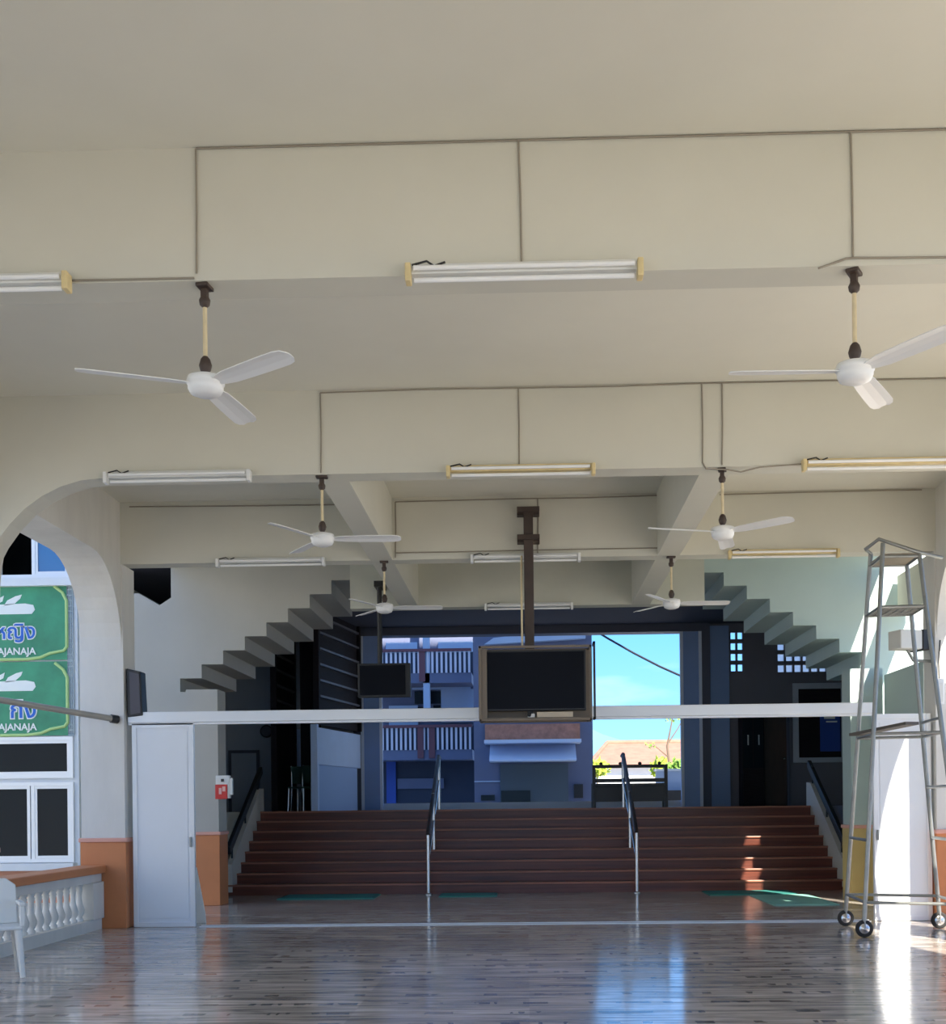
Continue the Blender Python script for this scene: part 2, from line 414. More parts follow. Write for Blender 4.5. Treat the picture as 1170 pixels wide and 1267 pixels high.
struct('trim_3', MB().box(XL0 - 0.18, XL0 - 0.03, YS - 0.1, YS + 0.2, ZS, ZC), DARKFRAME, 'dark jamb beside the left pillar', 'jamb')
struct('trim_4', MB().box(XR1 + 0.025, XR1 + 0.2, YS - 0.1, YS + 0.2, ZS, ZC), DARKFRAME, 'dark jamb beside the right pillar', 'jamb')
# right rear wall with two ventilation openings
def VX(px): return at(px, 900, YS).x
def VZ(py): return at(960, py, YS).z
o1 = (VX(904), VX(921), VZ(832), min(ZC - 0.03, VZ(779)))
o2 = (VX(962), VX(1024), VZ(834), VZ(793))
wb = MB()
xs = XR1 + 0.2
wb.box(xs, o1[0], YS, YS + 0.15, ZS, ZC); wb.box(o1[0], o1[1], YS, YS + 0.15, ZS, o1[2]); wb.box(o1[0], o1[1], YS, YS + 0.15, o1[3], ZC)
wb.box(o1[1], o2[0], YS, YS + 0.15, ZS, ZC); wb.box(o2[0], o2[1], YS, YS + 0.15, ZS, o2[2]); wb.box(o2[0], o2[1], YS, YS + 0.15, o2[3], ZC)
wb.box(o2[1], 6.45, YS, YS + 0.15, ZS, ZC)
struct('wall_back_right', wb, STAGEWALL, 'dark rear stage wall on the right', 'wall')
def grille(o, cols, rows, label):
    x0, x1, z0, z1 = o
    e = thing('ventilation_grille', label, 'grille', (x0, YS + 0.02, z0))
    W, H = x1 - x0, z1 - z0; m = MB()
    t = 0.035; u = H / rows * 0.36
    for i in range(cols + 1): m.box(W * i / cols - t / 2, W * i / cols + t / 2, 0, 0.1, 0, H)
    for i in range(rows + 1): m.box(0, W, 0.002, 0.098, H * i / rows - u / 2, H * i / rows + u / 2)
    m.build('block_grid', STAGEWALL, e)
grille(o1, 2, 4, 'narrow concrete vent grille beside the right stage pillar')
grille(o2, 6, 3, 'wide concrete vent grille under the right staircase')
# board beside the pillar, brown door, cabinet, noticeboard on the right of the stage
struct('trim_5', MB().box(VX(878), VX(902), YS - 0.06, YS - 0.005, ZS, ZC - 0.05), mat('slate_blue_board', (0.20, 0.31, 0.56), 0.45), 'slate blue board right of the rear opening', 'board')
def door(name, x0, x1, z0, z1, y, m, label):
    e = thing(name, label, 'door', ((x0 + x1) / 2, y, z0), kind='structure'); a = (x1 - x0) / 2; h = z1 - z0
    MB().box(-a, a, -0.04, 0, 0, h).build('door_leaf', m, e)
    f = MB(); f.box(-a - 0.06, -a, -0.06, 0, 0, h + 0.06); f.box(a, a + 0.06, -0.06, 0, 0, h + 0.06); f.box(-a - 0.06, a + 0.06, -0.058, 0, h, h + 0.06)
    f.build('door_frame', DARKFRAME, e)
    MB().ball((a * 0.75, -0.07, h * 0.47), 0.03, 0.03, 0.03).build('door_knob', STAINLESS, e)
door('door_1', VX(944), VX(972), ZS, 3.35, YS, DOORBROWN, 'dark brown door at the right rear of the stage')
door('door_2', at(287, 960, YS).x, at(318, 960, YS).x, ZS, at(300, 932, YS).z, YS, BLUEWALL, 'flush grey door at the left rear of the stage')
cb = thing('glazed_cabinet', 'tall dark glazed cabinet standing right of the rear stage opening', 'cabinet', (VX(925), YS - 0.35, ZS))
MB().box(-0.22, 0.22, -0.2, 0.2, 0, 1.95).build('carcass', DARKWOOD, cb, bevel=0.01)
for sx in (-0.105, 0.105):
    g = MB().box(sx - 0.095, sx + 0.095, -0.225, -0.201, 0.75, 1.9).build('glass_door', GLASSDK, cb)
    MB().box(sx - 0.012, sx + 0.012, -0.24, -0.226, 1.2, 1.4).build('handle', STAINLESS, g)
MB().box(-0.2, 0.2, -0.22, -0.201, 0.05, 0.7).build('lower_door', DARKWOOD, cb)
nb = thing('notice_board', 'framed dark notice board with a blue poster near the right stage wall', 'notice board', (VX(1013), YS - 0.03, 2.3))
MB().box(-0.53, 0.53, -0.03, 0.02, -0.1, 1.5).build('frame', BLUEWALL, nb, bevel=0.008)
MB().box(-0.42, 0.42, -0.045, -0.031, 0.0, 1.38).build('board', DARKWOOD, nb)
MB().box(0.0, 0.40, -0.056, -0.046, 0.12, 0.92).build('poster', BLUEPOSTER, nb)
lt = MB(); lt.box(0.08, 0.3, -0.062, -0.0565, 0.77, 0.83); lt.box(0.12, 0.34, -0.062, -0.0565, 0.70, 0.73); lt.build('poster_mark', BANWHITE, nb)

# wing screens on the left of the stage
def wing(a, b, z0, z1, n, label):
    d = b - a; L = math.hypot(d.x, d.y); H = z1 - z0
    e = thing('louvred_screen', label, 'screen', (a.x, a.y, z0), math.atan2(-d.x, d.y))
    MB().box(-0.05, 0.0, 0, L, 0, H).build('screen_panel', DARKWOOD, e)
    for k in range(n):
        z = H - (ZC - 3.0) * (k + 0.5) / n
        MB().box(0.001, 0.05, 0.091, L - 0.091, z - 0.02, z + 0.02).build('slat', SLAT, e)
    for y in (0, L - 0.09): MB().box(0.0, 0.06, y, y + 0.09, 0, H).build('screen_stile', DARKWOOD, e)
W0, W1 = at(391, 900, 21.85), at(444, 900, 24.35)
wing(W0, W1, 2.92, ZC, 7, 'dark louvred screen nearest the rear stage opening')
wing(at(338, 900, 22.6), at(363, 900, 24.3), ZS, ZC, 7, 'dark louvred screen further left on the stage')
dw = W1 - W0; LW = math.hypot(dw.x, dw.y)
bd = thing('partition_board', 'pale blue boarded partition under the louvred screen on stage left', 'partition', (W0.x, W0.y, ZS), math.atan2(-dw.x, dw.y))
MB().box(-0.05, 0.03, 0.0, LW, 0.84, 1.52).build('upper_board', BOARDP, bd, bevel=0.01)
MB().box(-0.06, 0.0, 0.05, LW - 0.15, 0.0, 0.839).build('lower_board', mat('mid_blue_board', (0.28, 0.43, 0.74), 0.55), bd)
MB().box(-0.08, 0.05, -0.09, -0.001, 0, 1.57).build('post', BOARDP, bd, bevel=0.008)
tag(MB().box(-4.34, -3.98, 23.2, 23.45, ZS, ZC - 0.01).build('wing_post', DARKWOOD), 'dark wooden post between the two louvred screens', 'post')
wd = thing('wall_panel', 'light grey blue panel on the stage wall above the stacked chairs', 'panel', (at(355, 900, YS - 0.3).x, YS - 0.02, 2.15))
MB().box(-0.36, 0.36, -0.05, 0.0, 0, 0.85).build('board', BOARDP, wd, bevel=0.008)
MB().box(-0.36, 0.36, -0.06, 0.0, -0.04, 0.0).build('bottom_rail', DARKFRAME, wd)
cl = thing('wall_clock', 'small dark round clock on the left rear stage wall', 'clock', (at(330, 905, YS).x, YS - 0.01, at(330, 905, YS).z))
MB().lathe([(0.13, 0), (0.13, -0.04), (0.11, -0.05)], n=20, axis='y').build('clock_case', BLACK, cl)
MB().lathe([(0.105, -0.051), (0.0, -0.052)], n=20, axis='y').build('clock_face', STAGEWALL, cl)

def stage_chair(x, y, z, rz, tilt, label):
    e = thing('stacking_chair', label, 'chair', (x, y, z), rz, group='chairs on the stage')
    e.rotation_euler = (tilt, 0, rz)
    MB().box(-0.2, 0.2, -0.2, 0.2, 0.42, 0.45).build('seat', GREENPL, e, bevel=0.01)
    MB().box(-0.2, 0.2, 0.17, 0.2, 0.52, 0.85).build('backrest', GREENPL, e, bevel=0.01)
    for sx in (-1, 1):
        MB().tube([(sx * 0.19, -0.18, 0.42), (sx * 0.2, -0.2, 0.0)], 0.014).build('leg', STAINLESS, e)
        MB().tube([(sx * 0.19, 0.19, 0.86), (sx * 0.19, 0.17, 0.42), (sx * 0.2, 0.22, 0.0)], 0.014).build('leg', STAINLESS, e)
    return e
c0 = at(372, 998, 23.0)
stage_chair(c0.x + 0.1, 22.85, ZS, 0.5, 0, 'dark green chair standing beside the pale boarded partition')
stage_chair(c0.x + 0.18, 22.3, ZS, -0.6, 0, 'dark green chair in front, nearer the stage steps')

# upper staircases left and right, seen from below
def staircase(sx, label):
    Y0, Y1 = 17.9, 20.05
    e = thing('staircase', label, 'staircase', (0, Y0, 0), kind='structure')
    if sx < 0:
        p = at(302.8, 804.4, Y0); tread = 0.3246; rise = 0.2035
    else:
        p = at(981, 774, Y0); tread = 0.335; rise = 0.2
    xk, zk = abs(p.x), p.z     # lower end of the soffit at this riser (|x|), its height
    lo = []                    # soffit from the low end to the top
    k = -5 if sx < 0 else -4
    pts = []
    k0 = -3
    for k in range(k0, 9):
        x_out = xk + tread - tread * k; x_in = x_out - tread
        z = zk + rise * k
        if z > ZC: break
        pts.append((x_out, z)); pts.append((x_in, z))
        last = (x_in, z)
    x_low, z_low = pts[0]
    poly = [(6.45, z_low)] + pts + [(last[0], ZC)]
    top = []
    # upper surface
    for i in range(len(pts) // 2 - 1, -1, -1):
        x_in = pts[2 * i + 1][0]; x_out = pts[2 * i][0]; z = pts[2 * i][1] + 0.3
        top.append((x_in + 0.1, min(z, ZC - 0.001))); top.append((x_out + 0.1, min(z, ZC - 0.001)))
    top.append((6.45, z_low + 0.15))
    # remove repeats
    pp = []
    for q in poly + top:
        if not pp or (abs(q[0] - pp[-1][0]) > 1e-4 or abs(q[1] - pp[-1][1]) > 1e-4): pp.append(q)
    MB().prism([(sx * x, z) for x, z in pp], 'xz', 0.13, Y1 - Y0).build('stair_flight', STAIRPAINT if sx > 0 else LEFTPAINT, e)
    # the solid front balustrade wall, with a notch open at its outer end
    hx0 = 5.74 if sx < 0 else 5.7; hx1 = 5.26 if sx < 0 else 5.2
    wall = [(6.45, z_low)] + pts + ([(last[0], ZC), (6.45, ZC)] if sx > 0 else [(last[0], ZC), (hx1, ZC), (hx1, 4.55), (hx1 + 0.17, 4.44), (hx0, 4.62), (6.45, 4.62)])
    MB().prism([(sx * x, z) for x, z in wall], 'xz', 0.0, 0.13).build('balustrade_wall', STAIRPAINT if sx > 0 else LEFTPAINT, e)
    return e
staircase(-1, 'left concrete stair seen from below, climbing to the right')
staircase(1, 'right concrete stair seen from below, climbing to the left')

# low stringer walls and black handrails beside the steps
def stringer(x, sx, label):
    e = thing('stair_railing', label, 'railing', (x, 19.42, 0))
    poly = [(0, 0.05)]
    for k in range(8):
        poly.append((0.3 * k, ZS / 8 * (k + 1) + 0.0)); 
        poly.append((0.3 * (k + 1), ZS / 8 * (k + 1) + 0.0))
    poly += [(2.4, ZS + 0.42), (2.1, ZS + 0.40), (-0.02, 0.50)]
    MB().prism(poly, 'yz', -0.04, 0.04).build('stringer', mat('pale_stringer_paint', (0.55, 0.52, 0.47), 0.6), e)
    MB().bar((0, -0.1, 0.72), (0, 2.35, ZS + 0.75), 0.07, 0.14).build('handrail', BLACK, e, bevel=0.012)
    for y in (0.15, 1.1, 2.1):
        z = 0.55 + (ZS - 0.08) * y / 2.1
        MB().tube([(0, y, z - 0.08), (0, y, z + 0.25)], 0.016).build('baluster', BLACK, e)
stringer(-4.80, -1, 'black handrail over a white stepped stringer, left of the steps')
stringer(5.03, 1, 'black handrail over a stepped stringer, right of the steps')
# two steel handrails dividing the steps
def handrail(x, label):
    e = thing('handrail', label, 'handrail', (x, 19.15, 0))
    zt = 0.95
    MB().tube([(0, 0, 0), (0, 0, zt)], 0.03, 12).build('post', STAINLESS, e)
    MB().tube([(0, 1.2, ZS * 0.5), (0, 1.2, ZS * 0.5 + zt)], 0.03, 12).build('post', STAINLESS, e)
    MB().tube([(0, 2.5, ZS), (0, 2.5, ZS + zt)], 0.03, 12).build('post', STAINLESS, e)
    MB().tube([(0, 0, zt), (0, 2.5, ZS + zt), (0, 2.7, ZS + zt - 0.02)], 0.036, 12).build('top_rail', BROWNMETAL, e)
    MB().tube([(0, 0, zt * 0.55), (0, 2.5, ZS + zt * 0.55)], 0.02, 12).build('mid_rail', STAINLESS, e)
    MB().lathe([(0.06, 0), (0.06, 0.012), (0.03, 0.03)], n=16).build('foot_flange', STAINLESS, e)
handrail(at(530, 1100, 19.15).x, 'steel handrail on the steps, the left of the two')
handrail(at(788, 1100, 19.15).x, 'steel handrail on the steps, the right of the two')
# bench at the front of the stage
def bench():
    a, b = at(735, 1000, 22.0), at(824, 1000, 22.0)
    W = (b.x - a.x); e = thing('bench', 'black open backed bench on the stage in front of the rear opening', 'bench', ((a.x + b.x) / 2, 22.0, ZS))
    h = W / 2; T = at(780, 946, 22.0).z - ZS
    for sx in (-1, 1):
        MB().box(sx * h - 0.03, sx * h + 0.03, -0.03, 0.03, 0, T).build('leg', BLACK, e, bevel=0.005)
        MB().box(sx * h - 0.03, sx * h + 0.03, 0.36, 0.42, 0, 0.45).build('leg', BLACK, e, bevel=0.005)
    MB().box(-h - 0.03, h + 0.03, -0.035, 0.035, T - 0.06, T).build('top_rail', BLACK, e, bevel=0.008)
    MB().box(-h, h, -0.02, 0.02, T - 0.32, T - 0.25).build('back_rail', BLACK, e)
    MB().box(-h, h, -0.02, 0.02, T - 0.44, T - 0.40).build('back_rail', BLACK, e)
    MB().box(-h, h, -0.02, 0.44, 0.38, 0.44).build('seat', BLACK, e, bevel=0.008)
    MB().box(-h, h, -0.015, 0.015, 0.11, 0.38).build('apron', BLACK, e)
    f = MB()
    for k in range(4): f.ball((-h + W * (0.1 + 0.27 * k), 0, T + 0.02), 0.035, 0.03, 0.03)
    f.build('finial', BLACK, e)
bench()

# ------------------------------------------------------------------ partition line
YP = 14.32
e = thing('partition_header', 'long white aluminium header spanning the partition line', 'header beam', (0, YP, 0))
hz0, hz1 = 2.43, 2.56
MB().box(-4.73, 4.08, -0.05, 0.05, hz0, hz1).build('beam', ALUF, e, bevel=0.008)
MB().box(-4.73, 4.08, -0.03, 0.03, hz0 - 0.025, hz0 - 0.001).build('track_channel', ALUF, e)
tr = thing('partition_floor_track', 'thin metal sliding track across the floor at the partition', 'floor track', (0, YP, 0))
m = MB(); m.box(-3.9, 4.0, -0.05, -0.04, 0, 0.008); m.box(-3.9, 4.0, 0.04, 0.056, 0, 0.016); m.build('track_rail', ALUF, tr)
MB().box(-3.9, 4.0, -0.039, 0.039, 0, 0.006).build('track_base', BROWNMETAL, tr)
def panel(x0, x1, label, handle_side):
    e = thing('sliding_door_panel', label, 'door panel', ((x0 + x1) / 2, YP, 0.0))
    a = (x1 - x0) / 2; H = 2.425; w = 0.055
    f = MB(); f.box(-a, -a + w, -0.03, 0.03, 0.004, H); f.box(a - w, a, -0.03, 0.03, 0.004, H)
    f.box(-a + w, a - w, -0.03, 0.03, 0.004, 0.06); f.box(-a + w, a - w, -0.03, 0.03, H - 0.06, H); f.build('frame', ALUF, e, bevel=0.003)
    MB().box(-a + w, a - w, -0.018, 0.018, 0.06, H - 0.06).build('infill', ALU, e)
    MB().box(-a + w + 0.02, a - w - 0.02, -0.024, -0.0181, 0.1, H - 0.1).build('raised_sheet', ALU, e, bevel=0.002)
    MB().box(handle_side * (a - 0.04) - 0.012, handle_side * (a - 0.04) + 0.012, -0.06, -0.031, 0.95, 1.07).build('handle', STEEL, e, bevel=0.004)
    return e
panel(at(166, 1100, YP).x, at(242, 1100, YP).x, 'white sliding door panel folded beside the left column', 1)
panel(at(1081, 1100, YP).x, XI - 0.03, 'white sliding door panel behind the scaffold at the right column', -1)
# pale board standing behind the left panel
lb = thing('leaning_board', 'narrow white board leaning behind the edge of the left door panel', 'board', (at(249, 1140, 14.8).x, 14.8, 0), 0.0)
MB().prism([(-0.09, 0.0), (0.06, 0.0), (0.05, 0.12), (-0.05, 0.68), (-0.09, 0.70)], 'xz', -0.012, 0.012).build('sheet', PLASTICW, lb, bevel=0.003)
MB().bar((-0.07, 0.02, 0.0), (-0.07, 0.02, 0.66), 0.02, 0.012).build('brace', PLASTICW, lb)

# ------------------------------------------------------------------ mats
def floor_mat(px0, px1, y0, y1, m, label):
    a, b = at(px0, 1100, y0).x, at(px1, 1100, y0).x
    e = thing('floor_mat', label, 'mat', ((a + b) / 2, (y0 + y1) / 2, 0), group='mats at the foot of the steps')
    w, d = (b - a) / 2, (y1 - y0) / 2
    MB().box(-w, w, -d, d, 0, 0.018).build('pad', m, e, bevel=0.006)
    f = MB(); t = 0.03
    f.box(-w - t, w + t, -d - t, -d - 0.001, 0, 0.012); f.box(-w - t, w + t, d + 0.001, d + t, 0, 0.012)
    f.box(-w - t, -w - 0.001, -d, d, 0, 0.012); f.box(w + 0.001, w + t, -d, d, 0, 0.012); f.build('border', m, e)
floor_mat(345, 460, 18.45, 19.32, GREENMAT, 'dark green mat at the foot of the steps, left of both handrails')
floor_mat(545, 612, 18.7, 19.32, GREENMAT, 'small dark green mat just right of the left steel handrail')
floor_mat(880, 985, 18.55, 19.32, GREENMAT, 'teal mat at the foot of the steps, right of both handrails')
floor_mat(960, 1035, 16.6, 18.4, SUNLITMAT, 'green mat coloured pale as if sunlit beside the ochre based column')  # its pale tone paints the sunlight lying on this floor area

# ------------------------------------------------------------------ ceiling fans
def make_fan(label, rod_m):
    e = thing('ceiling_fan', label, 'ceiling fan', group='ceiling fans under the cross beams')
    # origin at the beam underside
    MB().box(-0.05, 0.05, -0.035, 0.035, -0.02, 0.0).box(-0.02, 0.02, -0.018, 0.018, -0.10, -0.02).build('hanger_bracket', BROWNMETAL, e, bevel=0.004)
    MB().lathe([(0.012, -0.125), (0.028, -0.11), (0.032, -0.085), (0.02, -0.06)], n=14).build('upper_clamp', BROWNMETAL, e)
    MB().tube([(0, 0, -0.1), (0, 0, -0.45)], 0.0125, 12).build('downrod', rod_m, e)
    MB().lathe([(0.014, -0.395), (0.026, -0.41), (0.036, -0.445), (0.03, -0.47), (0.018, -0.49), (0.018, -0.51)], n=14).build('coupling', BROWNMETAL, e)
    MB().lathe([(0.02, -0.495), (0.06, -0.50), (0.098, -0.512), (0.104, -0.53), (0.104, -0.55), (0.097, -0.555), (0.097, -0.575), (0.085, -0.60), (0.05, -0.615), (0.0, -0.617)], n=32).build('motor_housing', WHITE, e)
    for k in range(3):
        a = 2 * PI * k / 3; ca, sa = math.cos(a), math.sin(a)
        b = MB(); rows = []
        prof = [(0.085, 0.030), (0.13, 0.045), (0.2, 0.058), (0.35, 0.063), (0.5, 0.066), (0.62, 0.066), (0.665, 0.055), (0.685, 0.03)]
        vs = []; fs = []
        for (r, w) in prof:
            for j, s in enumerate((-1, -0.35, 0.35, 1)):
                z = -0.548 - s * w * 0.20 + (0.006 if j in (1, 2) else 0)
                x, y = r, s * w
                vs.append((x * ca - y * sa, x * sa + y * ca, z))
        n = len(vs)
        for (r, w) in prof:
            for j, s in enumerate((-1, -0.35, 0.35, 1)):
                z = -0.553 - s * w * 0.20 + (0.006 if j in (1, 2) else 0)
                x, y = r, s * w
                vs.append((x * ca - y * sa, x * sa + y * ca, z))
        for i in range(len(prof) - 1):
            for j in range(3):
                q = (i * 4 + j, (i + 1) * 4 + j, (i + 1) * 4 + j + 1, i * 4 + j + 1)
                fs.append(q); fs.append(tuple(x + n for x in reversed(q)))
            fs.append((i * 4, i * 4 + n, (i + 1) * 4 + n, (i + 1) * 4)); fs.append((i * 4 + 3, (i + 1) * 4 + 3, (i + 1) * 4 + 3 + n, i * 4 + 3 + n))
        i = len(prof) - 1
        for j in range(3): fs.append((i * 4 + j, i * 4 + j + n, i * 4 + j + 1 + n, i * 4 + j + 1)); fs.append((j, j + 1, j + 1 + n, j + n))
        b.add(vs, fs)
        b.build('blade', WHITE, e)
    return e
fans = [
    (253, 349, YB[1] + 0.06, 83, 'white ceiling fan nearest the camera on the left, under the near beam'),
    (1056, 320, YB[1] + 0.06, 61, 'white ceiling fan nearest the camera on the right, cut off by the photo edge'),
    (398, 588, YB[2] + 0.06, 2, 'white ceiling fan left of the middle beam lamp, second row'),
    (893, 578, YB[2] + 0.06, 77, 'white ceiling fan right of the middle beam lamp, second row'),
    (475, 696, YB[3] + 0.06, 4, 'small distant white ceiling fan above the left hanging television, third row'),
    (830, 690, YB[3] + 0.06, 2, 'small distant white ceiling fan above the sky opening, third row')]
fan0 = None
for i, (px, py, Y, ang, lab) in enumerate(fans):
    if fan0 is None: fan0 = make_fan(lab, CREAMROD); f = fan0
    else: f = copy_tree(fan0)
    f['label'] = lab
    f.location = (at(px, py, Y).x, Y, ZB); f.rotation_euler = (0, 0, math.radians(ang))

# ------------------------------------------------------------------ fluorescent battens
def make_lamp(label, body_m, end_m):
    e = thing('fluorescent_lamp', label, 'lamp', group='fluorescent battens on the beams')
    L = 0.625
    # origin at the bottom front edge of the beam; y negative is towards the hall entrance
    MB().box(-L, L, -0.06, 0.002, -0.015, 0.04).build('batten_body', body_m, e, bevel=0.006)
    MB().box(-0.4, 0.4, -0.02, 0.06, -0.012, 0.0).build('mounting_plate', body_m, e)
    for y, z in ((-0.085, 0.005), (-0.045, -0.045)):
        MB().tube([(-L + 0.03, y, z), (L - 0.03, y, z)], 0.014, 10).build('tube', TUBEW, e)
    for sx in (-1, 1):
        MB().box(sx * (L - 0.0) - 0.016, sx * (L - 0.0) + 0.016, -0.105, -0.02, -0.068, 0.03).build('end_holder', end_m, e, bevel=0.006)
    w = MB().tube([(-L + 0.02, -0.064, 0.03), (-L + 0.10, -0.075, 0.045), (-L + 0.14, -0.07, 0.02), (-L + 0.2, -0.066, 0.042)], 0.006, 6)
    w.build('loose_wire', DKWIRE, e)
    return e
lampA = make_lamp('white twin tube batten hanging between the two nearest fans', PLASTICW, YELLOWED)
lampB = make_lamp('yellowed batten in the centre of the middle beam, above the television pole', YELLOWED, YELLOWED)
lampC = make_lamp('clean white batten at the curved left end of the middle cross beam', PLASTICW, WHITE)
lamps = [
    (lampA, 648, 341, YB[1], None),
    (lampA, -51, 356, YB[1], 'twin tube batten cut off by the left photo edge, left of the nearest fan'),
    (lampB, 644, 585, YB[2], None),
    (lampC, 222, 594, YB[2], None),
    (lampB, 1083, 577, YB[2], 'yellowed batten at the right end of the middle beam, above the scaffold'),
    (lampC, 336, 699, YB[3], 'distant batten under the far cross beam on the left, before the left stair'),
    (lampC, 650, 695, YB[3], 'distant batten crossing behind the television pole'),
    (lampB, 968, 690, YB[3], 'distant yellowed batten before the right stair, left of the scaffold top'),
    (lampC, 654, 754, 17.64, 'farthest batten, on the beam at the front of the stage')]
used = set()
for (src, px, py, Y, lab) in lamps:
    if id(src) not in used and lab is None: f = src; used.add(id(src))
    else: f = copy_tree(src); f['label'] = lab
    f.location = (at(px, py, Y).x, Y, ZB)

# ------------------------------------------------------------------ surface wiring on the beams
def lowz(p, r): return Vector((p.x, p.y, min(p.z, ZC - r - 0.003)))
def wiring(Y, runs, drops, r, label, m=WIRE):
    """runs: pixel polylines on the beam face; drops: (x, y0, y1)"""
    e = thing('surface_wiring', label, 'wiring', at(650, 400, Y))
    o = Vector(e.location)
    yy = Y - r - 0.002
    for pl in runs:
        MB().tube([lowz(at(x, y, yy), r) - o for x, y in pl], r, 6).build('cable_run', m, e)
    for (x0, y0, x1, y1) in drops:
        MB().tube([lowz(at(x0, y0, yy), r) - o, at((x0 + x1) / 2 + 0.6, (y0 + y1) / 2, yy) - o, at(x1, y1, yy) - o], r, 6).build('cable_drop', m, e)
wiring(YB[1], [[(242, 176), (330, 172), (440, 168), (541, 167), (640, 163), (760, 161), (900, 158), (1052, 155), (1190, 150)]],
       [(242, 176, 243, 338), (641, 163, 645, 326), (1052, 155, 1055, 318)], 0.0056, 'grey wiring along the top of the near beam with three drops')
wiring(YB[1] - 0.001, [[(88, 347), (150, 346), (200, 345), (240, 344)]], [], 0.006, 'short cable from the left edge lamp to the left near fan')
wiring(YB[1] - 0.001, [[(1012, 332), (1030, 326), (1046, 320), (1058, 319), (1100, 319), (1190, 318)]], [], 0.006, 'short cable running right from the right near fan')
wiring(YB[2], [[(396, 486), (520, 482), (641, 480), (760, 478), (870, 474), (1000, 471), (1190, 466)]],
       [(396, 486, 397, 585), (641, 480, 642, 577), (868, 474, 869, 572), (893, 474, 893, 575)], 0.0062, 'grey wiring along the top of the middle beam with four drops')
wiring(YB[2] - 0.001, [[(869, 572), (873, 580), (900, 581), (916, 584), (940, 578), (993, 574)]], [], 0.007, 'cable between the right second row fan and the yellowed lamp')
wiring(YB[3], [[(489, 621), (560, 619), (640, 617), (720, 616), (814, 613)], [(489, 684), (560, 683), (640, 681), (816, 678)], [(160, 627), (300, 626), (440, 624)], [(890, 612), (1000, 609), (1140, 606)]],
       [(489, 621, 489, 690), (665, 617, 665, 684)], 0.0075, 'grey wiring around the far cross beam behind the television pole')

# ------------------------------------------------------------------ televisions
def tv_main():
    Y = 13.75
    o = at(655, 690, YB[3])
    bz = at(655, 846, Y)
    e = thing('hanging_television', 'large dark television in a brown cage on a brown pole in the centre', 'television', (bz.x, Y, 0))
    def L(px, py, yy=Y): p = at(px, py, yy); return Vector((p.x - bz.x, yy - Y, p.z))
    x0, x1 = L(593, 846).x, L(731, 846).x
    z0, z1 = L(655, 893).z, L(655, 801).z
    # pole with cross plates bolted to the beam
    px = L(654, 700).x
    ztop = L(652, 632, 14.1).z
    MB().box(px - 0.055, px + 0.055, 0.20, 0.31, z1 - 0.5, ztop).build('pole', BROWNMETAL, e, bevel=0.006)
    for py in (634, 668):
        z = L(654, py, 14.1).z
        MB().box(px - 0.13, px + 0.13, 0.31, 0.45, z - 0.035, z + 0.035).box(px - 0.13, px + 0.13, 0.18, 0.199, z - 0.03, z + 0.03).build('clamp_plate', BROWNMETAL, e, bevel=0.005)
    # cage
    c = MB(); t = 0.028
    for yy in (-0.16, 0.14):
        c.box(x0, x1, yy - t / 2, yy + t / 2, z1 - t, z1); c.box(x0, x1, yy - t / 2, yy + t / 2, z0, z0 + t)
        c.box(x0, x0 + t, yy - t / 2, yy + t / 2, z0, z1); c.box(x1 - t, x1, yy - t / 2, yy + t / 2, z0, z1)
    for xx in (x0, x1 - t):
        for zz in (z0, z1 - t): c.box(xx, xx + t, -0.16, 0.14, zz, zz + t)
    c.build('cage', TANFRAME, e, bevel=0.003)
    MB().box(x0 + t, x1 - t, 0.10, 0.125, z0 + t, z1 - t).build('back_plate', TANFRAME, e)
    MB().box(x0 - 0.004, x0 + 0.09, -0.15, 0.13, z0 + 0.03, z1 - 0.03).build('side_plate', TANFRAME, e)
    s0, s1 = L(600, 846).x, L(722, 846).x; q0, q1 = L(655, 878).z, L(655, 808).z
    MB().box(s0 - 0.02, s1 + 0.02, -0.10, -0.02, q0 - 0.02, q1 + 0.02).build('bezel', BLACK, e, bevel=0.006)
    MB().box(s0, s1, -0.106, -0.1005, q0, q1).build('screen', SCREEN, e)
    MB().box(x0 + t, x1 - t, -0.14, 0.1, z0 + t, z0 + t + 0.012).build('shelf', TANFRAME, e)
    MB().box(L(664, 880).x, L(708, 880).x, -0.13, -0.11, z0 + 0.03, z0 + 0.10).build('speaker_bar', mat('tan_plastic', (0.55, 0.46, 0.34), 0.5), e, bevel=0.004)
    gx = L(734, 846).x
    g = MB(); g.box(gx - 0.012, gx + 0.012, -0.22, -0.19, z0 + 0.01, z1 + 0.03); g.box(gx - 0.012, gx + 0.012, -0.22, 0.0, z1 + 0.0, z1 + 0.03); g.box(gx - 0.012, gx + 0.012, -0.22, 0.0, z0 + 0.01, z0 + 0.03)
    g.build('cage_gate', BLACK, e)
    pc = MB().tube([L(645, 688, 14.05), L(645, 740, 13.95), L(646, 800, 13.9)], 0.012, 8); pc.build('cable', CREAMROD, e)
tv_main()
w = at(656, 887, 13.6)
wc = thing('webcam', 'small white camera with black top on the cage shelf of the large television', 'camera', (w.x, 13.64, at(656, 893, 13.64).z + 0.046))
MB().box(-0.03, 0.05, -0.03, 0.03, 0, 0.045).build('camera_body', WHITE, wc, bevel=0.01)
MB().lathe([(0.024, -0.02), (0.024, -0.05), (0.0, -0.052)], (-0.012, -0.012, 0.032), 14, 'y').build('lens', BLACK, wc)
MB().box(-0.035, 0.03, -0.028, 0.028, 0.046, 0.075).build('top_cover', BLACK, wc, bevel=0.01)
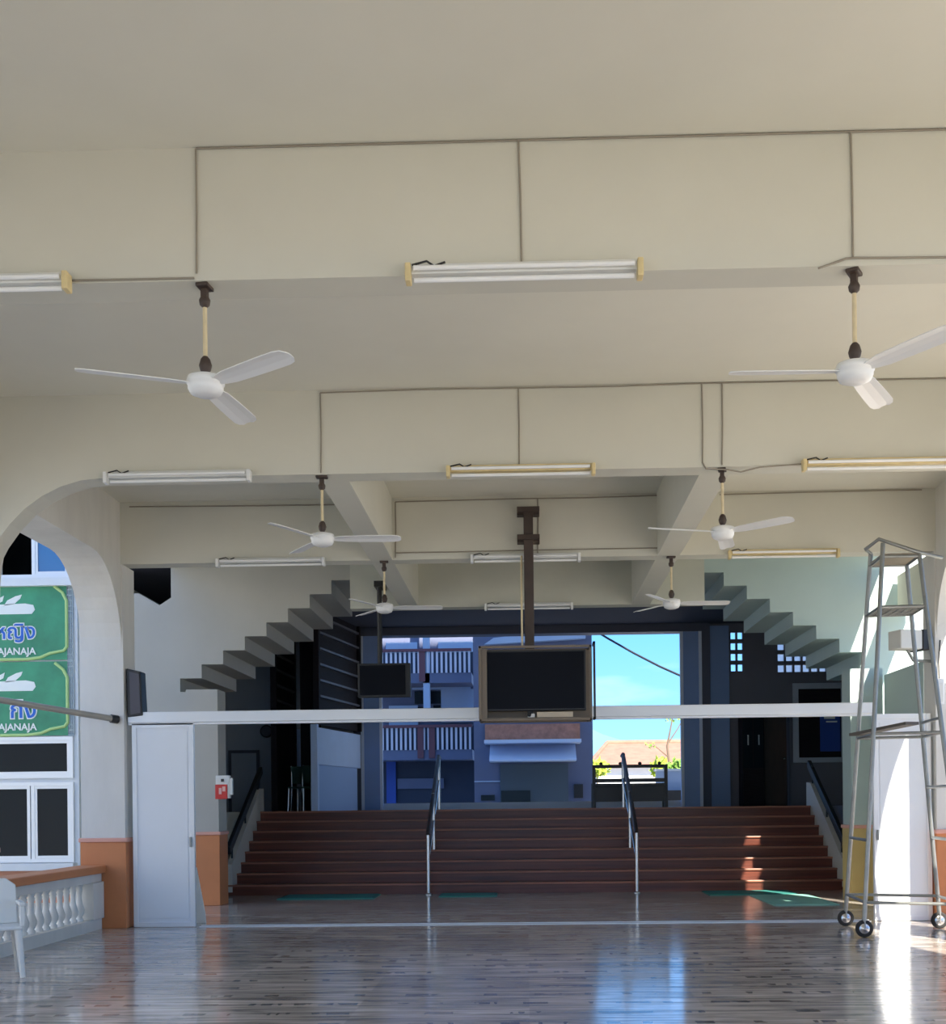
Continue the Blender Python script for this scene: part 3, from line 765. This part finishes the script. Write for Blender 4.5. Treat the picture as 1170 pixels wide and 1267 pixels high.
def tv_small():
    Y = 17.3; c = at(476, 842, Y)
    e = thing('hanging_television', 'smaller black television hanging on a black pole above the left stage area', 'television', (c.x, Y, 0))
    def L(px, py): p = at(px, py, Y); return Vector((p.x - c.x, 0, p.z))
    x0, x1, z0, z1 = L(443, 842).x, L(508, 842).x, L(476, 863).z, L(476, 821).z
    MB().box(x0, x1, -0.04, 0.05, z0, z1).build('casing', BLACK, e, bevel=0.01)
    MB().box(x0 + 0.03, x1 - 0.07, -0.047, -0.041, z0 + 0.03, z1 - 0.03).build('screen', SCREEN, e)
    p = L(469, 780).x
    MB().tube([(p, 0.07, z0 + 0.1), (p, 0.07, ZB + 0.3)], 0.035, 10).build('pole', BLACK, e)
    MB().box(p - 0.1, p + 0.1, 0.051, 0.12, z0 + 0.12, z1 - 0.1).build('mount_plate', BLACK, e)
    MB().box(p - 0.07, p + 0.07, 0.0, 0.35, ZB + 0.26, ZB + 0.34).build('ceiling_plate', BLACK, e)
tv_small()

# ------------------------------------------------------------------ loudspeakers and small things on the columns
def speaker_slim():
    c = at(170, 858, 14.35)
    e = thing('loudspeaker', 'slim black loudspeaker on the inner face of the left column', 'loudspeaker', (c.x, 14.35, c.z), 0)
    MB().prism([(-0.10, 0.29), (0.07, 0.25), (0.09, -0.27), (-0.09, -0.29)], 'xz', -0.1, 0.1).build('cabinet', BLACK, e, bevel=0.01)
    MB().prism([(-0.06, 0.25), (0.055, 0.22), (0.07, -0.24), (-0.05, -0.26)], 'xz', -0.112, -0.101).build('grille', SLAT, e)
    MB().box(-0.16, -0.08, -0.03, 0.03, -0.04, 0.04).build('bracket', STEEL, e)
speaker_slim()
c = at(1127, 795, 14.4)
e = thing('loudspeaker', 'pale box loudspeaker with black front, high behind the scaffold at the right column', 'loudspeaker', (c.x - 0.06, 14.3, c.z), 0.35)
MB().box(-0.2, 0.1, -0.12, 0.12, -0.1, 0.12).build('cabinet', mat('pale_grey_plastic', (0.62, 0.62, 0.58), 0.5), e, bevel=0.012)
MB().box(0.101, 0.19, -0.13, 0.13, -0.11, 0.13).build('grille', BLACK, e, bevel=0.01)
MB().tube([(-0.02, 0.0, -0.1), (0.06, 0.0, -0.22), (0.49, -0.1, -0.24)], 0.018).build('bracket', STEEL, e)
c = at(1147, 856, 14.15)
e = thing('electrical_box', 'narrow white electrical box on the right column behind the scaffold', 'electrical box', (XI + 0.03, 14.19, c.z))
MB().box(-0.045, 0.045, -0.07, 0, -0.15, 0.15).build('housing', WHITE, e, bevel=0.01)
MB().box(-0.03, 0.03, -0.078, -0.071, -0.12, 0.1).build('cover', PLASTICW, e, bevel=0.004)
MB().tube([(0, -0.02, 0.15), (0.0, -0.015, 0.35), (0.02, -0.012, 0.6)], 0.008, 6).build('cable', DKWIRE, e)
c = at(279, 975, 17.38)
e = thing('alarm_box', 'red and white box on the column left of the steps', 'alarm box', (at(277, 975, 17.4).x, 17.39, c.z))
MB().box(-0.10, 0.10, -0.07, 0.02, -0.15, 0.18).build('back_box', PLASTICW, e, bevel=0.008)
MB().box(-0.105, 0.07, -0.085, -0.071, -0.16, 0.05).build('red_panel', RED, e, bevel=0.006)
m = MB(); m.box(-0.05, -0.01, -0.09, -0.0855, -0.09, 0.0); m.box(0.0, 0.045, -0.09, -0.0855, -0.05, 0.02); m.build('panel_mark', mat('pink_label', (0.8, 0.45, 0.4), 0.5), e)
MB().box(-0.02, 0.02, -0.085, -0.0705, 0.09, 0.13).build('lamp', BLACK, e)
MB().box(0.075, 0.14, -0.06, 0.0, -0.1, 0.14).build('side_box', PLASTICW, e, bevel=0.008)
# slanting pole at the left column
a, b = at(143, 890, 14.17), at(-30, 861, 12.9)
e = thing('steel_pole', 'slanting grey steel pole with a black end at the left column', 'pole', a)
MB().tube([(0, 0, 0), b - a], 0.036, 14).build('tube', mat('aged_grey_pole', (0.40, 0.37, 0.31), 0.5, metal=0.3, var=0.1), e)
d = (b - a).normalized()
MB().tube([d * -0.025, d * 0.06], 0.05, 14).build('end_cap', BLACK, e)

# ------------------------------------------------------------------ balustrade on the left
def balustrade():
    xb = -5.13; y0, y1 = YB[2] + 0.43, YB[3] - 0.02
    e = thing('balustrade', 'white balustrade with orange top rail beside the left column', 'balustrade', (xb, y0, 0))
    L = y1 - y0
    MB().box(-0.16, 0.16, 0, L, 0.66, 0.75).build('top_rail', ORANGE, e, bevel=0.015)
    MB().box(-0.10, 0.10, 0, L, 0.56, 0.659).build('upper_beam', BLUEWHITE, e)
    MB().box(-0.10, 0.10, 0, L, 0.0, 0.13).build('base_curb', BLUEWHITE, e)
    MB().box(-0.11, 0.13, L - 0.35, L - 0.0, 0.131, 0.559).build('end_post', BLUEWHITE, e, bevel=0.006)
    prof = [(0.045, 0.131), (0.045, 0.16), (0.03, 0.175), (0.055, 0.22), (0.06, 0.26), (0.035, 0.34), (0.026, 0.40), (0.03, 0.45), (0.042, 0.50), (0.03, 0.515), (0.045, 0.53), (0.045, 0.559)]
    n = 15
    for k in range(n):
        MB().lathe(prof, (0.0, 0.1 + (L - 0.55) * k / (n - 1), 0), 12).build('baluster', BLUEWHITE, e)
balustrade()
# white plastic chair, mostly outside the left edge
def plastic_chair():
    p = on_floor(15, 1211)
    e = thing('plastic_chair', 'white plastic chair cut off by the left edge, in front of the balustrade', 'chair', (p.x - 0.22, p.y + 0.14, 0), math.radians(28))
    seat = MB().box(-0.22, 0.22, -0.21, 0.21, 0.40, 0.43); seat.build('seat', PLASTICW, e, bevel=0.012)
    MB().prism([(-0.21, 0.43), (0.21, 0.43), (0.2, 0.76), (0.12, 0.82), (-0.12, 0.82), (-0.2, 0.76)], 'xz', 0.18, 0.21).build('backrest', PLASTICW, e, bevel=0.01)
    for sx in (-1, 1):
        for sy in (-1, 1):
            MB().tube([(sx * 0.185, sy * 0.175, 0.40), (sx * 0.215, sy * 0.205, 0.0)], 0.034, 10, 0.022).build('leg', PLASTICW if sy < 0 else mat('grey_white_plastic', (0.52, 0.52, 0.5), 0.45), e)
    for sx in (-1, 1):
        MB().box(sx * 0.22 - 0.025, sx * 0.22 + 0.025, -0.18, 0.2, 0.60, 0.63).box(sx * 0.22 - 0.02, sx * 0.22 + 0.02, -0.18, -0.13, 0.43, 0.6).build('armrest', PLASTICW, e, bevel=0.008)
plastic_chair()

# ------------------------------------------------------------------ rolling scaffold on the right
def scaffold():
    A = on_floor(1046, 1146); B = on_floor(1069, 1160); C = on_floor(1162, 1149)
    D = B + (C - A)
    o = (A + B + C + D) / 4
    e = thing('rolling_scaffold', 'tall tapering steel scaffold ladder on wheels at the right', 'scaffold', (o.x, o.y, 0))
    base = [Vector((p.x - o.x, p.y - o.y, 0.16)) for p in (A, B, C, D)]
    def T(px, py, Y): p = at(px, py, Y); return Vector((p.x - o.x, Y - o.y, p.z))
    top = [T(1077, 685, 13.2), T(1092, 672, 12.72), T(1121, 694, 13.2), T(1137, 686, 12.72)]
    def leg_at(i, z):
        a, b = base[i], top[i]; t = (z - a.z) / (b.z - a.z); return a + (b - a) * t
    for i in range(4): MB().tube([base[i], top[i]], 0.024, 10).build('leg', STEEL, e)
    def bars(z, pairs, r=0.017, name='crossbar'):
        for i, j in pairs: MB().tube([leg_at(i, z), leg_at(j, z)], r, 8).build(name, STEEL, e)
    ring = [(0, 1), (2, 3), (0, 2), (1, 3)]
    bars(0.36, ring); bars(2.10, ring)
    bars(1.0, [(0, 1), (2, 3)]); bars(1.55, [(2, 3)]); bars(2.25, [(2, 3)]); bars(3.42, ring); bars(3.95, ring)
    # shelf grid
    z = 3.42; g = MB()
    for k in range(1, 6):
        t = k / 6
        g.tube([leg_at(0, z).lerp(leg_at(1, z), t), leg_at(2, z).lerp(leg_at(3, z), t)], 0.009, 6)
        g.tube([leg_at(0, z).lerp(leg_at(2, z), t), leg_at(1, z).lerp(leg_at(3, z), t)], 0.009, 6)
    g.build('shelf_grid', STEEL, e)
    z = 3.95; q = [leg_at(i, z) for i in (0, 1, 3, 2)]
    pm = MB(); pm.add([v for v in q] + [v + Vector((0, 0, 0.03)) for v in q], [(0, 1, 2, 3), (4, 7, 6, 5), (0, 4, 5, 1), (1, 5, 6, 2), (2, 6, 7, 3), (3, 7, 4, 0)])
    pm.build('top_platform', mat('worn_plywood', (0.30, 0.26, 0.20), 0.8), e)
    # top guard rails
    pk = T(1087, 667, 12.72)
    MB().tube([T(1070, 680, 12.85), pk, top[3] + Vector((0, 0, 0.02)), T(1165, 690, 12.9)], 0.02, 8).build('guard_rail', STEEL, e)
    MB().tube([T(1071, 680, 12.9), top[0]], 0.018, 8).build('guard_rail', STEEL, e)
    # plank
    a, b = T(1066, 914, 13.3), T(1108, 904, 12.7)
    MB().bar(leg_at(0, 2.14) + Vector((-0.03, 0.0, 0)), leg_at(1, 2.14) + Vector((0.36, -0.12, 0.06)), 0.16, 0.03).build('plank', mat('dark_plank', (0.10, 0.09, 0.08), 0.7), e)
    for i in range(4):
        c = Vector((base[i].x, base[i].y, 0.092))
        tb = MB().lathe([(0.052, -0.016), (0.078, -0.021), (0.09, -0.012), (0.092, 0), (0.09, 0.012), (0.078, 0.021), (0.052, 0.016)], c, 24, 'y')
        wh = tb.build('wheel', RUBBER, e)
        MB().lathe([(0.06, -0.012), (0.05, -0.018), (0.02, -0.02), (0.018, -0.03), (0.0, -0.031)], c, 20, 'y').lathe([(0.06, 0.012), (0.05, 0.018), (0.0, 0.02)], c, 20, 'y').build('hub', STAINLESS, wh)
        MB().bar(c + Vector((0.0, 0.034, 0)), Vector((base[i].x, base[i].y + 0.03, 0.2)), 0.03, 0.008).bar(c + Vector((0.0, -0.034, 0)), Vector((base[i].x, base[i].y - 0.03, 0.2)), 0.014, 0.006).build('wheel_fork', STEEL, e)
scaffold()

# ------------------------------------------------------------------ neighbouring building on the left
YN = 20.0
def bx(px): return at(px, 900, YN).x
def bz(py): return at(45, py, YN).z
XE = bx(97)
wz = [bz(1067), bz(968), bz(963), bz(912), bz(716), bz(600)]
m = MB()
xw0, xw1 = -11.5, bx(91)
m.box(-16, XE, YN, YN + 0.3, -0.13, wz[0]); m.box(-16, XE, YN, YN + 0.3, wz[3], wz[4]); m.box(-16, XE, YN, YN + 0.3, wz[5], 9.0)
m.box(xw1, XE, YN, YN + 0.3, wz[0], wz[3]); m.box(-16, xw0, YN, YN + 0.3, wz[0], wz[3]); m.box(xw0, xw1, YN, YN + 0.3, wz[1], wz[2])
m.box(xw1, XE, YN, YN + 0.3, wz[4], wz[5]); m.box(-16, xw0, YN, YN + 0.3, wz[4], wz[5])
m.box(-16, XE, YN + 4, YN + 4.2, -0.13, 9.0); m.box(-16, -15.8, YN + 0.3, YN + 4, -0.13, 9); m.box(XE - 0.2, XE, YN + 0.3, YN + 4, -0.13, 9); m.box(-16, XE, YN + 0.3, YN + 4, 9.0, 9.2)
struct('wall_neighbour', m, FACADE, 'pale front of the neighbouring building on the left', 'wall')
struct('wall_neighbour_room', MB().box(-15.7, XE - 0.25, YN + 1.6, YN + 1.7, -0.1, 8.9), VOID, 'dark room behind the neighbour windows', 'wall')
def window(name, x0, x1, z0, z1, panes, label, gm, open_first=False, fr=0.06):
    e = thing(name, label, 'window', (x0, YN - 0.02, z0), kind='structure')
    W, H = x1 - x0, z1 - z0
    f = MB(); f.box(0, W, -0.03, 0.05, 0, fr); f.box(0, W, -0.03, 0.05, H - fr, H); f.box(0, fr, -0.03, 0.05, fr, H - fr); f.box(W - fr, W, -0.03, 0.05, fr, H - fr)
    f.build('window_frame', ALUF, e)
    n = len(panes) - 1
    for i in range(n):
        a, b = panes[i] - x0 + 0.02, panes[i + 1] - x0 - 0.02
        if i > 0: MB().box(a - 0.05, a + 0.01, -0.028, 0.05, fr, H - fr).build('mullion', ALUF, e)
        if open_first and i == n - 2: continue
        s = MB(); t = 0.05
        s.box(a + 0.011, b - 0.031, -0.02, 0.03, fr + 0.001, fr + t); s.box(a + 0.011, b - 0.031, -0.02, 0.03, H - fr - t, H - fr - 0.001)
        s.box(a + 0.011, a + t, -0.02, 0.03, fr + t, H - fr - t); s.box(b - 0.031 - t, b - 0.031, -0.02, 0.03, fr + t, H - fr - t)
        sa = s.build('sash', ALUF, e)
        MB().box(a + t, b - 0.03 - t, 0.0, 0.012, fr + t, H - fr - t).build('pane', gm, sa)
w45, w40 = bx(45), bx(38)
window('window_1', xw0, xw1, wz[0], wz[1], [xw0, bx(-110), bx(-35), bx(41), xw1], 'white framed casement window on the left neighbour building, lowest row', GLASSDK)
window('window_2', xw0, xw1, wz[2], wz[3], [xw0, bx(-60), xw1], 'wide fixed transom window above the casements of the left neighbour building', GLASSDK)
window('window_3', xw0, xw1, wz[4], wz[5], [xw0, bx(-100), bx(-40), bx(2), bx(45), xw1], 'upper window with an open dark gap and a blue pane, above the green banners', GLASSBLUE, True)
struct('trim_6', MB().box(-12, xw1 + 0.05, YN - 0.14, YN - 0.0, wz[4] - 0.14, wz[4] - 0.01), FACADE, 'white sill under the upper window', 'sill')
struct('trim_7', MB().box(-12, bx(94), YN - 0.2, YN - 0.0, wz[0] - 0.13, wz[0] - 0.01), FACADE, 'white sill under the lower windows', 'sill')
struct('trim_8', MB().box(-14, XE, YN - 0.05, YN - 0.0, -0.13, wz[0] - 0.14), mat('pink_orange_dado', (0.60, 0.28, 0.18), 0.6), 'orange dado of the neighbouring building', 'dado')

def text_mesh(txt, offset):
    cu = bpy.data.curves.new('lettering', 'FONT'); cu.body = txt; cu.size = 1.0; cu.extrude = 0.003
    cu.offset = offset
    o = bpy.data.objects.new('lettering', cu); COL.objects.link(o)
    dg = bpy.context.evaluated_depsgraph_get(); dg.update()
    me = bpy.data.meshes.new_from_object(o.evaluated_get(dg))
    COL.objects.unlink(o); bpy.data.objects.remove(o)
    return [v.co.copy() for v in me.vertices], [tuple(p.vertices) for p in me.polygons]
def lettering(txt, m, parent, right_x, z, y, height, bold=0.0, outline=None):
    vs, fs = text_mesh(txt, bold)
    x1 = max(v.x for v in vs); y0 = min(v.y for v in vs); sc = height / (max(v.y for v in vs) - y0)
    def put(name, vs, fs, m, yy):
        n = MB(); n.add([(right_x + (v.x - x1) * sc, yy - v.z, z + (v.y - y0) * sc) for v in vs], fs)
        return n.build(name, m, parent)
    if outline: 
        v2, f2 = text_mesh(txt, bold + 0.05); put('lettering_outline', v2, f2, outline, y + 0.008)
    return put('lettering' if outline else 'tagline', vs, fs, m, y)
def banner(py0, py1, txt, sub, label, visible):
    z0, z1 = bz(py1), bz(py0); x0 = -12.0; x1 = bx(92)
    e = thing('banner', label, 'banner', (x1, YN - 0.016, z0), group='green banners on the neighbouring building')
    H = z1 - z0; W = x1 - x0
    k = (x1 - bx(0)) / 92.0      # metres per photo pixel
    v = H / (py1 - py0)
    MB().box(-W, -7 * k, -0.02, 0.0, 0, H).build('sheet', BANNER, e)
    # lattice strip beside the banner
    g = MB()
    for i in range(15): g.box(-7 * k, 0, -0.012, -0.002, H * i / 14 - 0.012, H * i / 14 + 0.012)
    for i in range(4): g.box(-7 * k + 7 * k * i / 3 - 0.01, -7 * k + 7 * k * i / 3 + 0.01, -0.014, -0.0, 0, H)
    g.build('lattice', LATTICE, e)
    # lime border line
    pts = [(-22 * k, H - 2 * v), (-12 * k, H - 10 * v), (-7 * k, H - 20 * v), (-7 * k, 16 * v), (-11 * k, 11 * v), (-28 * k, 8 * v), (-40 * k, 3 * v), (-58 * k, 1 * v), (-90 * k, 1 * v)]
    MB().tube([(x, -0.022, z) for x, z in pts], 0.028, 6).build('border_line', BANLINE, e)
    # leaf shaped white emblem
    def blob(poly): return MB().prism(poly, 'xz', -0.026, -0.0201)
    em = MB()
    em.prism([(-92 * k, H - 36 * v), (-50 * k, H - 36 * v), (-46 * k, H - 31 * v), (-48 * k, H - 25 * v), (-58 * k, H - 23 * v), (-92 * k, H - 24 * v)], 'xz', -0.027, -0.0201)
    em.prism([(-84 * k, H - 25 * v), (-80 * k, H - 19 * v), (-70 * k, H - 14 * v), (-62 * k, H - 12 * v), (-64 * k, H - 17 * v), (-72 * k, H - 24 * v)], 'xz', -0.027, -0.0201)
    em.prism([(-96 * k, H - 25 * v), (-92 * k, H - 17 * v), (-84 * k, H - 13 * v), (-86 * k, H - 20 * v)], 'xz', -0.027, -0.0201)
    em.build('emblem', BANWHITE, e)
    lettering(txt, BANBLUE, e, -46 * k, 22 * v, -0.034, (23 if visible else 22) * v, 0.012, BANWHITE)
    lettering(sub, BANWHITE, e, -45 * k, 4.0 * v, -0.03, 11.5 * v, 0.02)
banner(724, 817, 'หญิง', 'AJANAJA', 'upper green banner with blue lettering on the left building', True)
banner(819, 910.5, 'กิง', 'AJANAJA', 'lower green banner, crossed by the slanting steel pole', False)

# ------------------------------------------------------------------ beyond the rear opening
YF = 40.0
NAVY = mat('navy_shopfront_recess_shade', (0.022, 0.032, 0.062), 0.6)
def far_building():
    e = thing('balcony_building', 'shaded building with red railed balconies seen left of the large television', 'building', (0, YF, -0.13))
    def X(px): return at(px, 900, YF).x
    def Z(py): return at(530, py, YF).z + 0.13
    x0, x1 = X(380), X(584)
    MB().box(x0, x1, 1.6, 6, 0, 10.5).build('wall', FARWALL, e)
    for (yt, yb) in ((803, 832), (897, 927)):
        zt, zb = Z(yt), Z(yb)
        MB().box(x0, x1, 0.0, 1.6, zb - 0.35, zb - 0.02).build('balcony_slab', FARWALL, e)
        MB().box(x0, x1, -0.1, 0.05, zt - 0.09, zt).build('balcony_rail', FARRED, e)
        MB().box(x0, x1, 1.3, 1.45, zb - 0.02, zt + 0.05).build('recess_shade_panel', NAVY, e)  # dark sheet painting the shade inside the balcony recess
        n = 36
        for k in range(n):
            x = x0 + (x1 - x0) * (k + 0.5) / n
            MB().box(x - 0.035, x + 0.035, -0.04, 0.02, zb - 0.02, zt - 0.09).build('baluster', mat('lilac_white_baluster_paint', (0.62, 0.62, 0.70), 0.7), e)
        for px in (534, 520) if yt > 850 else (523,):
            MB().box(X(px) - 0.1, X(px) + 0.1, -0.07, 0.06, zb - 0.3, zt - 0.02).build('newel', FARRED, e)
    for (p0, p1, y0, y1) in ((472, 512, 787, 800), (539, 585, 787, 801), (475, 512, 868, 896), (542, 590, 848, 890), (505, 580, 836, 848)):
        MB().box(X(p0), X(p1), 1.45, 1.6, Z(y1), Z(y0)).build('wall_panel', FARPALE, e)
    for (p0, p1, y0, y1) in ((512, 520, 870, 882), (532, 541, 868, 882), (508, 542, 850, 866), (478, 545, 935, 990), (556, 585, 940, 990)):
        MB().box(X(p0), X(p1), 1.48, 1.6, Z(y1), Z(y0)).build('window', GLASSDK, e)
    MB().box(x0 + 0.2, x1, 1.3, 1.47, 0, Z(934)).build('shop_front', NAVY, e)
    MB().box(X(472), X(484), 1.2, 1.29, 0, Z(938)).build('blue_sheet', BLUEPOSTER, e)
    MB().box(X(486), X(545), 1.2, 1.29, Z(975), Z(962)).build('counter', FARWALL, e)
    MB().box(X(524), X(532), -0.0, 0.3, Z(890), 10).build('column', FARPALE, e)
far_building()
def near_block():
    Y = 34.0
    e = thing('shop_block', 'grey blue building with brick band and pale awning behind the television', 'building', (0, Y, -0.13))
    def X(px): return at(px, 900, Y).x
    def Z(py): return at(660, py, Y).z + 0.13
    x0, x1 = X(586), X(733)
    MB().box(x0, x1, 0, 6, 0, Z(770)).build('wall', FARWALL, e)
    MB().box(X(600), X(717), -0.12, 0, Z(918), Z(896)).build('brick_band', BRICK, e)
    aw = MB().prism([(-0.05, Z(921)), (-0.9, Z(943) + 0.05), (-0.9, Z(943)), (0.0, Z(943))], 'yz', X(606), X(711)); aw.build('awning', AWNING, e)
    MB().box(X(600), X(717), -0.95, 0, Z(921), Z(917)).build('awning_top', AWNING, e)
    MB().box(X(618), X(702), -0.05, 0, 0, Z(945)).build('shutter', mat('grey_green_shutter', (0.075, 0.10, 0.12), 0.6), e)
    MB().box(X(619), X(655), -0.09, -0.051, 0, Z(978)).build('dark_doorway', GLASSDK, e)
    MB().box(X(594), X(611), -0.06, 0, Z(990), Z(983)).build('sign', GLASSDK, e)
    MB().box(X(709), X(720), -0.1, 0, Z(988), Z(971)).build('meter_box', BLACK, e)
    MB().box(X(586), X(620), -0.04, 0, Z(967), Z(965.5)).build('ledge', FARPALE, e)
    p = MB().prism([(X(600), Z(798)), (X(725), Z(792)), (X(725), Z(786)), (X(680), Z(783)), (X(612), Z(790))], 'xz', -0.25, 0.0); p.build('gable_board', FARPALE, e)
near_block()
def red_roof():
    Y = 70.0
    e = thing('house', 'house with an orange tiled hip roof beyond the yard', 'house', (0, Y, -0.13))
    def X(px): return at(px, 900, Y).x
    def Z(py): return at(790, py, Y).z + 0.13
    xa, xb = X(726), X(900)
    MB().box(xa + 0.6, xb - 0.6, 0.6, 8, 0, Z(948)).build('wall', FACADE, e)
    zt, ze = Z(914), Z(947)
    xr0, xr1 = X(757), X(868)
    v = [(xa, 0, ze), (xb, 0, ze), (xb, 9, ze), (xa, 9, ze), (xr0, 4.5, zt), (xr1, 4.5, zt)]
    MB().add(v, [(0, 1, 5, 4), (1, 2, 5), (2, 3, 4, 5), (3, 0, 4), (0, 3, 2, 1)]).build('roof', ROOFT, e)
    MB().tube([(xr0, 4.5, zt), (xr1, 4.5, zt)], 0.16, 8).build('ridge_cap', ROOFT, e)
    MB().tube([(xa, 0, ze), (xr0, 4.5, zt)], 0.13, 8).build('ridge_cap', ROOFT, e)
red_roof()
def foliage(mb, c, r, n, leaf, sq=0.8):
    for _ in range(n):
        while True:
            p = Vector((random.uniform(-1, 1), random.uniform(-1, 1), random.uniform(-1, 1)))
            if p.length < 1: break
        q = Vector(c) + Vector((p.x * r[0], p.y * r[1], p.z * r[2]))
        u = Vector((random.uniform(-1, 1), random.uniform(-1, 1), random.uniform(-1, 1))).normalized()
        w = u.orthogonal().normalized(); s = leaf * random.uniform(0.6, 1.3)
        mb.add([q - u * s, q + w * s * 0.45, q + u * s, q - w * s * 0.45], [(0, 1, 2, 3)])
def shrub(px, py, Y, r, m, label, n=220):
    p = at(px, py, Y)
    e = thing('shrub', label, 'shrub', (p.x, Y, -0.13))
    f = MB(); foliage(f, (0, 0, p.z + 0.13), r, n, 0.22); f.build('foliage', m, e)
    MB().tube([(0, 0, 0), (0.05, 0, (p.z + 0.13) * 0.6), (0, 0, p.z + 0.13)], 0.07, 6, 0.03).build('stem', BARK, e)
shrub(738, 950, 66, (0.75, 0.6, 0.45), LEAF, 'yellow green shrub at the left end of the orange roof')
shrub(816, 950, 66, (0.5, 0.5, 0.6), LEAF, 'yellow green shrub rising before the orange roof')
shrub(839, 950, 63, (0.75, 0.6, 0.45), LEAFD, 'green shrub at the right of the orange roof')
def thin_tree(px, py, Y, label):
    p = at(px, py, Y); h = p.z + 0.13
    e = thing('tree', label, 'tree', (p.x, Y, -0.13))
    MB().tube([(0, 0, 0), (0.15, 0, h * 0.45), (-0.05, 0, h * 0.75), (0.25, 0, h)], 0.11, 7, 0.03).build('trunk', BARK, e)
    b = MB().tube([(0.0, 0, h * 0.66), (-0.7, 0.1, h * 0.76), (-1.0, 0.1, h * 0.74)], 0.045, 6, 0.02).tube([(0, 0, h * 0.78), (0.5, 0, h * 0.9), (0.8, 0, h * 0.99)], 0.04, 6, 0.02)
    b.build('branch', BARK, e)
    f = MB(); foliage(f, (0.2, 0, h), (0.6, 0.4, 0.25), 30, 0.13); foliage(f, (-0.9, 0.1, h * 0.76), (0.35, 0.3, 0.2), 14, 0.12); foliage(f, (0.9, 0, h), (0.4, 0.3, 0.2), 14, 0.12)
    f.build('foliage', LEAFD, e)
thin_tree(826, 888, 64, 'sparse thin tree standing in front of the sky at the right')
hl = MB(); hp = [(-80, 0)] + [(x, 10.5 + 3.0 * math.sin(x * 0.09 + 1.0) + 1.4 * math.sin(x * 0.31)) for x in range(-80, 121, 4)] + [(120, 0)]
o = hl.prism(hp, 'xz', 190, 200).build('hill', HILL); tag(o, 'hazy blue hill on the horizon', 'hill', kind='structure')
# overhead wire
a, b = at(722, 772, 33.9), at(1001, 880, 30); b.x = 6.77
pts = [a.lerp(b, t / 8) - Vector((0, 0, 0.35 * math.sin(PI * t / 8))) for t in range(9)]
tag(MB().tube(pts, 0.03, 6).build('overhead_cable', DKWIRE), 'black overhead cable slanting across the blue sky', 'cable')
# low wall and parked pale car shape beyond the stage edge
p0, p1 = at(826, 970, 36), at(848, 970, 36)
lw = thing('garden_wall', 'low pale wall beyond the stage at the right of the bench', 'wall', ((p0.x + p1.x) / 2 + 0.4, 36, -0.13))
MB().box(-1.0, 1.2, 0, 0.25, 0, at(835, 954, 36).z + 0.13).build('wall_body', FARPALE, lw)
MB().box(-1.05, 1.25, -0.04, 0.29, at(835, 954, 36).z + 0.131, at(835, 954, 36).z + 0.2).build('coping', FACADE, lw)
MB().box(-1.0, 1.2, -0.3, -0.01, 0, at(835, 978, 36).z + 0.13).build('planter', BLACK, lw)
# two unseen shading blocks, left of the hall and right of the yard
struct('wall_added_left_shade', MB().box(-19, -15.0, -14, 19.8, -0.13, 9.0), FACADE, 'long unseen block added left of the hall to cut its light', 'wall')  # added to reduce the light entering from the left
struct('wall_added_right_shade', MB().box(6.8, 20, 27.5, 38.0, -0.13, 23.0), FACADE, 'tall unseen block added beside the yard for its shade', 'wall')  # added to keep sun off the buildings behind the stage

# ------------------------------------------------------------------ light
w = bpy.data.worlds.new('sky'); SC.world = w; w.use_nodes = True
nt = w.node_tree; bg = nt.nodes['Background']; L = nt.links.new
tc = nt.nodes.new('ShaderNodeTexCoord'); sp = nt.nodes.new('ShaderNodeSeparateXYZ')
L(tc.outputs['Generated'], sp.inputs[0])
rp = nt.nodes.new('ShaderNodeValToRGB')
els = rp.color_ramp.elements
els[0].position = 0.0; els[0].color = (0.44, 0.74, 1.10, 1)
els[1].position = 1.0; els[1].color = (0.13, 0.30, 0.80, 1)
e1 = els.new(0.05); e1.color = (0.30, 0.62, 1.10, 1)
e2 = els.new(0.14); e2.color = (0.17, 0.50, 1.10, 1)
e3 = els.new(0.45); e3.color = (0.20, 0.44, 0.95, 1)
L(sp.outputs['Z'], rp.inputs[0])
n = nt.nodes.new('ShaderNodeTexNoise'); n.inputs['Scale'].default_value = 4.0; n.inputs['Detail'].default_value = 6
mp = nt.nodes.new('ShaderNodeMapping'); mp.inputs['Scale'].default_value = (1, 1, 4)
L(tc.outputs['Generated'], mp.inputs[0]); L(mp.outputs[0], n.inputs['Vector'])
cr = nt.nodes.new('ShaderNodeValToRGB'); cr.color_ramp.elements[0].position = 0.55; cr.color_ramp.elements[1].position = 0.8
L(n.outputs['Fac'], cr.inputs[0])
mx = nt.nodes.new('ShaderNodeMix'); mx.data_type = 'RGBA'
L(cr.outputs[0], mx.inputs[0]); L(rp.outputs[0], mx.inputs[6]); mx.inputs[7].default_value = (0.62, 0.82, 1.05, 1)
L(mx.outputs[2], bg.inputs['Color']); bg.inputs['Strength'].default_value = 1.0

sun = bpy.data.lights.new('sun', 'SUN'); sun.energy = 9.0; sun.angle = math.radians(0.6); sun.color = (1.0, 0.93, 0.80)
so = bpy.data.objects.new('sun', sun); COL.objects.link(so)
so.location = (20, -40, 40)
d = Vector((-0.36, 1.0, -0.95)).normalized()
so.rotation_euler = d.to_track_quat('-Z', 'Y').to_euler()

SC.view_settings.view_transform = 'Standard'; SC.view_settings.look = 'None'
SC.view_settings.gamma = 1.0; SC.view_settings.use_curve_mapping = False
SC.view_settings.exposure = 0.8
SC.cycles.use_denoising = True
SC.cycles.max_bounces = 10; SC.cycles.diffuse_bounces = 7
SC.cycles.sample_clamp_indirect = 8.0
